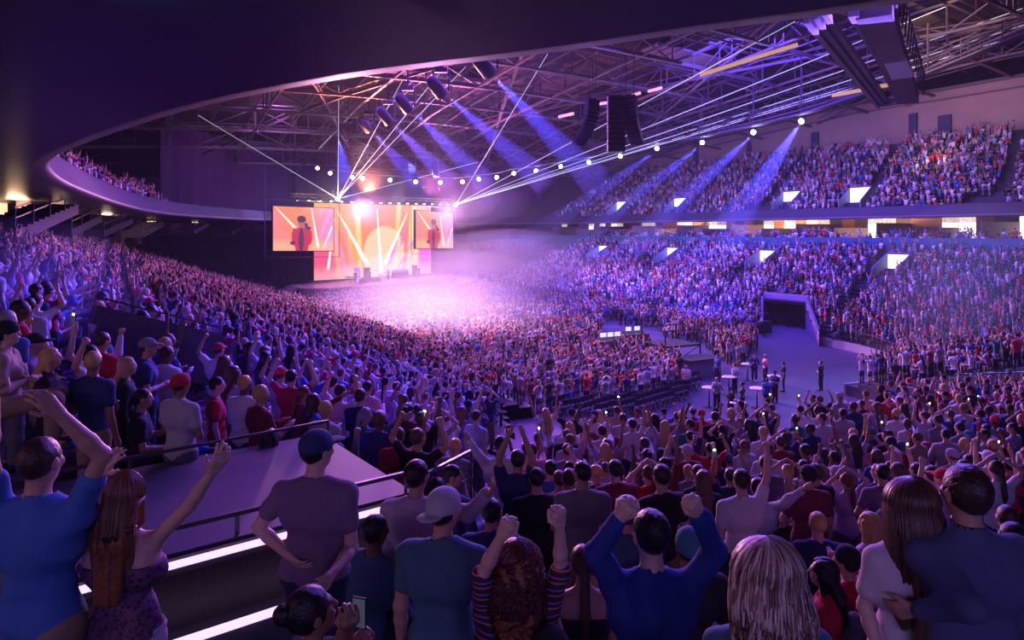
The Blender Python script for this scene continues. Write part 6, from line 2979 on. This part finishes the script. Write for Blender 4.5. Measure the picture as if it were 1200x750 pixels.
hero('man in a purple-grey t-shirt and navy cap with hands on his hips beside the platform', 372, 506, 4.2, S_(hair='cap', wide=1.18, arms=('hips', 'hips'), head=(-28, 0)), 0, MX['purple_tee'], MP['navy'], 'black', 1.03, -.12,
     arms=(((412, 642, 4.15), (392, 668, 3.95), 'relax'), ((303, 618, 4.2), (338, 650, 4.1), 'relax')), capm=MT['navy'])
r_, fg, bs = hero('black-haired woman in profile holding a small phone at the lower picture edge', 366, 689, 2.75, S_(hair='bun', female=True, sleeve='short', head=(0, -12)), 2, MT['black'], MP['black'], 'black', .95, -.95,
     arms=(((398, 760, 2.6), (408, 735, 2.45), 'hold'), ((392, 762, 2.9), (424, 738, 2.62), 'hold')))
phone(at(421, 718, 2.45), -.3, 'small dark phone held by the black-haired woman at the lower edge', sc=.75)
hero('seated person in a slate blue long-sleeved top leaning forward, dark hair', 440, 603, 4.7, S_(hair='buzz', sit=True, lean=18, sleeve='long', arms=('lap', 'lap'), headup=True), 3, MX['teal_tee'], MP['navy'], 'black', 1.0, -.5,
     arms=('lap', 'lap'))
hero('man in a pale lilac shirt reaching his arm behind the backward cap', 489, 540, 5.0, S_(hair='short', sleeve='long', hem=-.2, head=(-20, 0)), 1, MX['lilac'], MP['grey'], 'black', 1.0, -.1,
     arms=(((549, 602, 4.8), (577, 573, 4.6), 'relax'), 'down'))
hero('man in a backward pale cap and slate teal t-shirt', 521, 574, 3.75, S_(hair='cap', backcap=True, sleeve='short', head=(-25, 0)), 1, MX['teal_tee'], MP['navy'], 'black', 1.0, -.15, arms=('down', 'down'), capm=MT['light grey'])
hero('person in navy hooded top with cropped hair behind the pale cap', 576, 584, 5.4, S_(hair='buzz', sleeve='long', wide=1.15), 1, MT['navy'], MP['black'], 'black', .98, -.1, arms=('down', 'clap'))
hero('man with cropped hair in a navy top by the handrail', 531, 545, 6.4, S_(hair='buzz', sleeve='long', wide=1.15, head=(-50, 0)), 1, MT['navy'], MP['black'], 'black', .95, -.6, arms=('lap', 'lap'))
# --- centre foreground
hero('woman with curly dark red hair and striped top raising both fists', 606, 637, 3.15, S_(hair='curly', hairlen=.34, female=True, sleeve='elbow', wide=1.1), 0, MX['stripes'], MP['black'], 'auburn', .98, .0,
     arms=(((657, 664, 3.1), (656, 617, 3.0), 'fist'), ((566, 672, 3.05), (588, 628, 2.95), 'fist')),
     str_=dict(N_=620, L=.30, cols=[(.085, .018, .02), (.12, .03, .03), (.05, .012, .015)], wave=.013, spread=1.22, side=125, seed=5, rad=.0048, top=1.06))
hero('man in a royal blue sweater raising both fists beside his dark head', 762, 599, 3.3, S_(hair='short', sleeve='long', wide=1.12, head=(14, 0)), 0, MX['royal'], MP['black'], 'black', 1.02, .0,
     arms=(((838, 646, 3.2), (818, 600, 3.05), 'fist'), ((699, 648, 3.15), (726, 606, 3.0), 'fist')))
hero('person in a white cap and teal top behind the royal blue sweater', 735, 583, 4.9, S_(hair='cap', sleeve='short', wide=1.1), 1, MX['teal_tee'], MP['navy'], 'brown', .98, 0, arms=('down', 'down'), capm=MT['white'])
hero('person in a dark beanie behind the right arm of the blue sweater', 807, 622, 4.3, S_(hair='beanie', sleeve='long', wide=1.0), 2, MT['black'], MP['black'], 'black', .95, .1, arms=('clap', 'clap'), capm=MT['teal'])
hero('woman with a low brown ponytail and black top, standing lower between the raised arms', 683, 640, 4.3, S_(hair='pony', female=True, sleeve='tank'), 1, MT['black'], MP['black'], 'brown', .97, .0, arms=('down', 'down'),
     str_=None)
hero('broad man in a black t-shirt, nearer the curly-haired woman', 629, 548, 7.1, S_(hair='buzz', wide=1.15), 1, MT['black'], MP['black'], 'black', 1.03, .1, arms=('down', 'down'))
hero('man in a black t-shirt standing right of another in black', 667, 549, 7.5, S_(hair='buzz', wide=1.05), 1, MT['black'], MP['black'], 'dark brown', 1.0, .05, arms=('down', 'clap'))
hero('man in navy t-shirt with both bare arms bent overhead', 607, 527, 7.6, S_(hair='short'), 1, MT['navy'], MP['navy'], 'black', 1.0, .0,
     arms=(((621, 522, 7.4), (610, 500, 7.3), 'relax'), ((584, 522, 7.4), (600, 501, 7.3), 'relax')))
hero('person in a bright white jacket pointing up to the left', 587, 511, 8.4, S_(hair='short', sleeve='long'), 0, MT['white'], MP['navy'], 'black', 1.0, .1,
     arms=('down', ((560, 532, 8.2), (548, 512, 8.0), 'open')))
hero('man in a red polo shirt and navy shorts standing bare-legged by the handrail', 472, 478, 11.6, S_(hair='short', legs='shorts', head=(-40, 0)), 0, MT['red'], MP['navy'], 'dark brown', 1.0, -.25, arms=('down', 'down'))
hero('man in a pale lilac shirt right of the red polo shirt, one arm out', 489, 474, 12.4, S_(hair='short', sleeve='long'), 1, MX['lilac'], MP['navy'], 'black', 1.0, -.1, arms=(((508, 497, 12.2), (521, 488, 12.0), 'open'), 'down'))
hero('person in a white top raising a lit phone right of the handrail couple', 524, 482, 12.4, S_(hair='short', sleeve='short'), 0, MT['white'], MP['navy'], 'dark brown', 1.0, -.1,
     arms=(((533, 500, 12.2), (531, 480, 12.0), 'hold'), 'upbent'))
# --- right foreground
hero('woman with loose streaked blonde hair seen from behind at the lower edge', 898, 637, 2.35, S_(hair='long', hairlen=.30, female=True, sleeve='short'), 0, MX['teal_tee'], MP['black'], 'brown', 1.0, .0, arms=('down', 'down'),
     str_=dict(N_=900, L=.30, cols=[(.60, .46, .38), (.72, .60, .52), (.22, .12, .08), (.15, .08, .06), (.34, .20, .14)], wave=.006, spread=1.30, side=125, seed=9, rad=.0036, top=1.06))
hero('woman with very long straight brown hair and white dress', 1066, 563, 3.1, S_(hair='long', hairlen=.50, female=True, sleeve='short', hem=-.3), 0, MX['cream'], MX['cream'], 'brown', 1.02, .0,
     arms=(((1110, 690, 3.1), (1104, 745, 3.05), 'relax'), ((1018, 690, 3.1), (1024, 745, 3.05), 'relax')),
     str_=dict(N_=700, L=.50, cols=[(.10, .045, .03), (.13, .06, .04), (.07, .03, .022)], spread=1.22, side=112, seed=12, rad=.004))
hero('man in a denim shirt with his arm round the long-haired woman', 1131, 547, 2.98, S_(hair='short', sleeve='long', collar=True, wide=1.22, hem=-.18), 1, MX['denim'], MP['navy'], 'dark brown', 1.04, .04,
     arms=('down', ((1116, 690, 2.80), (1080, 714, 2.86), 'wrap')))
hero('seated black-haired woman in red turned to the left', 964, 655, 5.3, S_(hair='long', hairlen=.26, female=True, sit=True, sleeve='short', arms=('lap', 'lap')), 0, MT['red'], MP['black'], 'black', 1.0, 1.1, arms=('lap', 'lap'))
hero('seated person in red with a dark cap behind the seated woman in red', 992, 642, 5.8, S_(hair='beanie', sit=True, sleeve='long', arms=('lap', 'lap')), 0, MT['red'], MP['black'], 'black', 1.0, .6, arms=('lap', 'lap'), capm=MT['black'])
hero('blonde person in a cream top seated left of the long-haired woman', 1018, 601, 6.2, S_(hair='long', hairlen=.22, female=True, sit=True, sleeve='long', arms=('lap', 'lap')), 0, MX['cream'], MP['black'], 'blonde', 1.0, .5, arms=('lap', 'clap'))
hero('man in a purple-grey t-shirt with a hand on his hip behind the blonde person', 1034, 544, 8.6, S_(hair='short', wide=1.15), 1, MX['purple_tee'], MP['navy'], 'black', 1.0, .0, arms=('down', 'hips'))
hero('man in a maroon top standing before a person in pale grey', 947, 546, 7.7, S_(hair='cap', sleeve='short', wide=1.1), 1, MT['maroon'], MP['navy'], 'black', 1.0, .1, arms=('down', 'clap'), capm=MT['black'])
hero('person in a pale grey top stretching an arm to the right shoulder height', 888, 560, 7.6, S_(hair='short', sleeve='long', wide=1.05), 1, MT['light grey'], MP['grey'], 'black', .98, .0, arms=(((920, 590, 7.4), (943, 572, 7.2), 'open'), 'down'))
hero('man in a navy t-shirt with arms up and a lit phone over his head', 856, 548, 9.4, S_(hair='buzz'), 1, MT['navy'], MP['navy'], 'black', 1.0, .0,
     arms=(((876, 554, 9.2), (868, 533, 9.1), 'relax'), ((832, 552, 9.2), (838, 536, 9.0), 'hold')))
phone(at(837, 532, 9.0), 0, 'lit phone raised by the man in navy near the picture centre right', light=True)
hero('person in a brown-grey shirt standing behind the navy t-shirt', 896, 534, 9.9, S_(hair='short', wide=1.1), 1, MX['purple_tee'], MP['navy'], 'black', 1.0, .0, arms=('down', 'down'))
hero('woman with long brown hair and black top left of the lit phone', 824, 551, 8.3, S_(hair='long', hairlen=.34, female=True), 1, MT['black'], MP['black'], 'brown', 1.0, .0, arms=('down', 'down'))
hero('man with cropped hair seated by the right picture edge in black', 1180, 592, 6.0, S_(hair='buzz', sit=True, wide=1.15), 1, MT['black'], MP['black'], 'dark brown', 1.0, -.2, arms=('lap', 'upbent'))
# --- left stand, nearest people in profile
LG = 'people nearest the camera in the left stand'
YL = -1.15
hero('woman with shoulder-length blonde hair and black top, nearest in the left stand', 60, 408, 7.3, S_(hair='long', hairlen=.2, female=True, sleeve='long'), 0, MT['black'], MP['black'], 'blonde', 1.0, YL, arms=('fold', 'fold'), group=LG)
hero('man in a white t-shirt, both arms raised, below a lit phone, left stand', 106, 405, 7.9, S_(hair='short'), 0, MT['white'], MP['navy'], 'black', 1.0, YL,
     arms=(((88, 430, 7.5), (100, 398, 7.4), 'fist'), ((75, 412, 8.1), (88, 384, 8.0), 'hold')), group=LG)
phone(at(87, 374, 8.0), -.6, 'lit phone raised by the man in the white t-shirt in the left stand', light=True)
hero('blonde woman in a black top right of the white t-shirt in the left stand', 150, 419, 8.3, S_(hair='long', hairlen=.2, female=True, sleeve='long'), 0, MT['black'], MP['black'], 'blonde', 1.0, YL, arms=('down', 'fold'), group=LG)
hero('man in a maroon t-shirt and black cap at the left picture edge', 42, 391, 8.2, S_(hair='cap', wide=1.1), 1, MX['purple_tee'], MP['navy'], 'black', 1.02, YL - .1, arms=('down', 'fold'), group=LG, capm=MT['black'])
hero('man in a slate t-shirt and flat cap right of the blonde women', 174, 397, 9.0, S_(hair='cap', wide=1.05), 1, MT['navy'], MP['navy'], 'black', 1.02, YL, arms=('fold', 'down'), group=LG, capm=MT['grey'])
hero('man in a pale lilac t-shirt standing over the vomitory wall', 168, 364, 12.2, S_(hair='short', wide=1.1, lean=5), 1, MX['lilac'], MP['navy'], 'black', 1.0, YL, arms=('clap', 'clap'), group=LG)
hero('man in a blue t-shirt standing right over the vomitory wall', 178, 358, 12.9, S_(hair='short', wide=1.05), 1, MT['blue'], MP['navy'], 'dark brown', 1.0, YL, arms=('clap', 'down'), group=LG)
hero('seated man in blue with a short beard low in the left stand', 218, 472, 8.6, S_(hair='short', sit=True, sleeve='long', wide=1.1, lean=8), 1, MT['blue'], MP['navy'], 'black', 1.02, YL, arms=('lap', 'lap'), group=LG)
hero('seated man in a dark top with a pale collar in the left stand', 168, 456, 7.9, S_(hair='short', sit=True, sleeve='short', lean=4), 1, MT['black'], MP['black'], 'black', 1.0, YL, arms=('lap', 'clap'), group=LG)
hero('person in a white sleeveless top with both arms bent overhead, high in the left stand', 21, 267, 26, S_(hair='bun', female=True, sleeve='tank'), 0, MT['white'], MP['black'], 'black', 1.0, YL, arms=('upbent', 'upbent'), group=LG, res=.022)
hero('man in a red t-shirt standing in the left stand beside seated people', 255, 442, 9.4, S_(hair='short', wide=1.05), 0, MT['red'], MP['navy'], 'black', 1.0, YL, arms=('down', 'fold'), group=LG)
hero('seated woman in a tan cardigan and dark hat at the left picture edge', 10, 378, 6.6, S_(hair='beanie', female=True, sit=True, sleeve='long'), 0, MT['tan'], MP['tan'], 'black', 1.0, YL, arms=('fold', 'fold'), group=LG, capm=MT['black'])
phone(at(645, 715, 3.2), .1, 'phone held up in the dark right of the striped top')
hero('dark figure holding a phone up between the striped top and the blue sweater', 646, 741, 2.9, S_(hair='beanie', female=True, sleeve='tank'), 2, MT['black'], MP['black'], 'black', .95, 0,
     arms=(((658, 765, 3.0), (651, 728, 3.1), 'hold'), 'down'), capm=MT['black'])
EXTRA_PEOPLE = 16
IND, REST = finish_crowd()
print('SPOTS', len(SPOTS), len(IND), IND[-1][1])
individuals(IND)
crowd_mesh(REST)
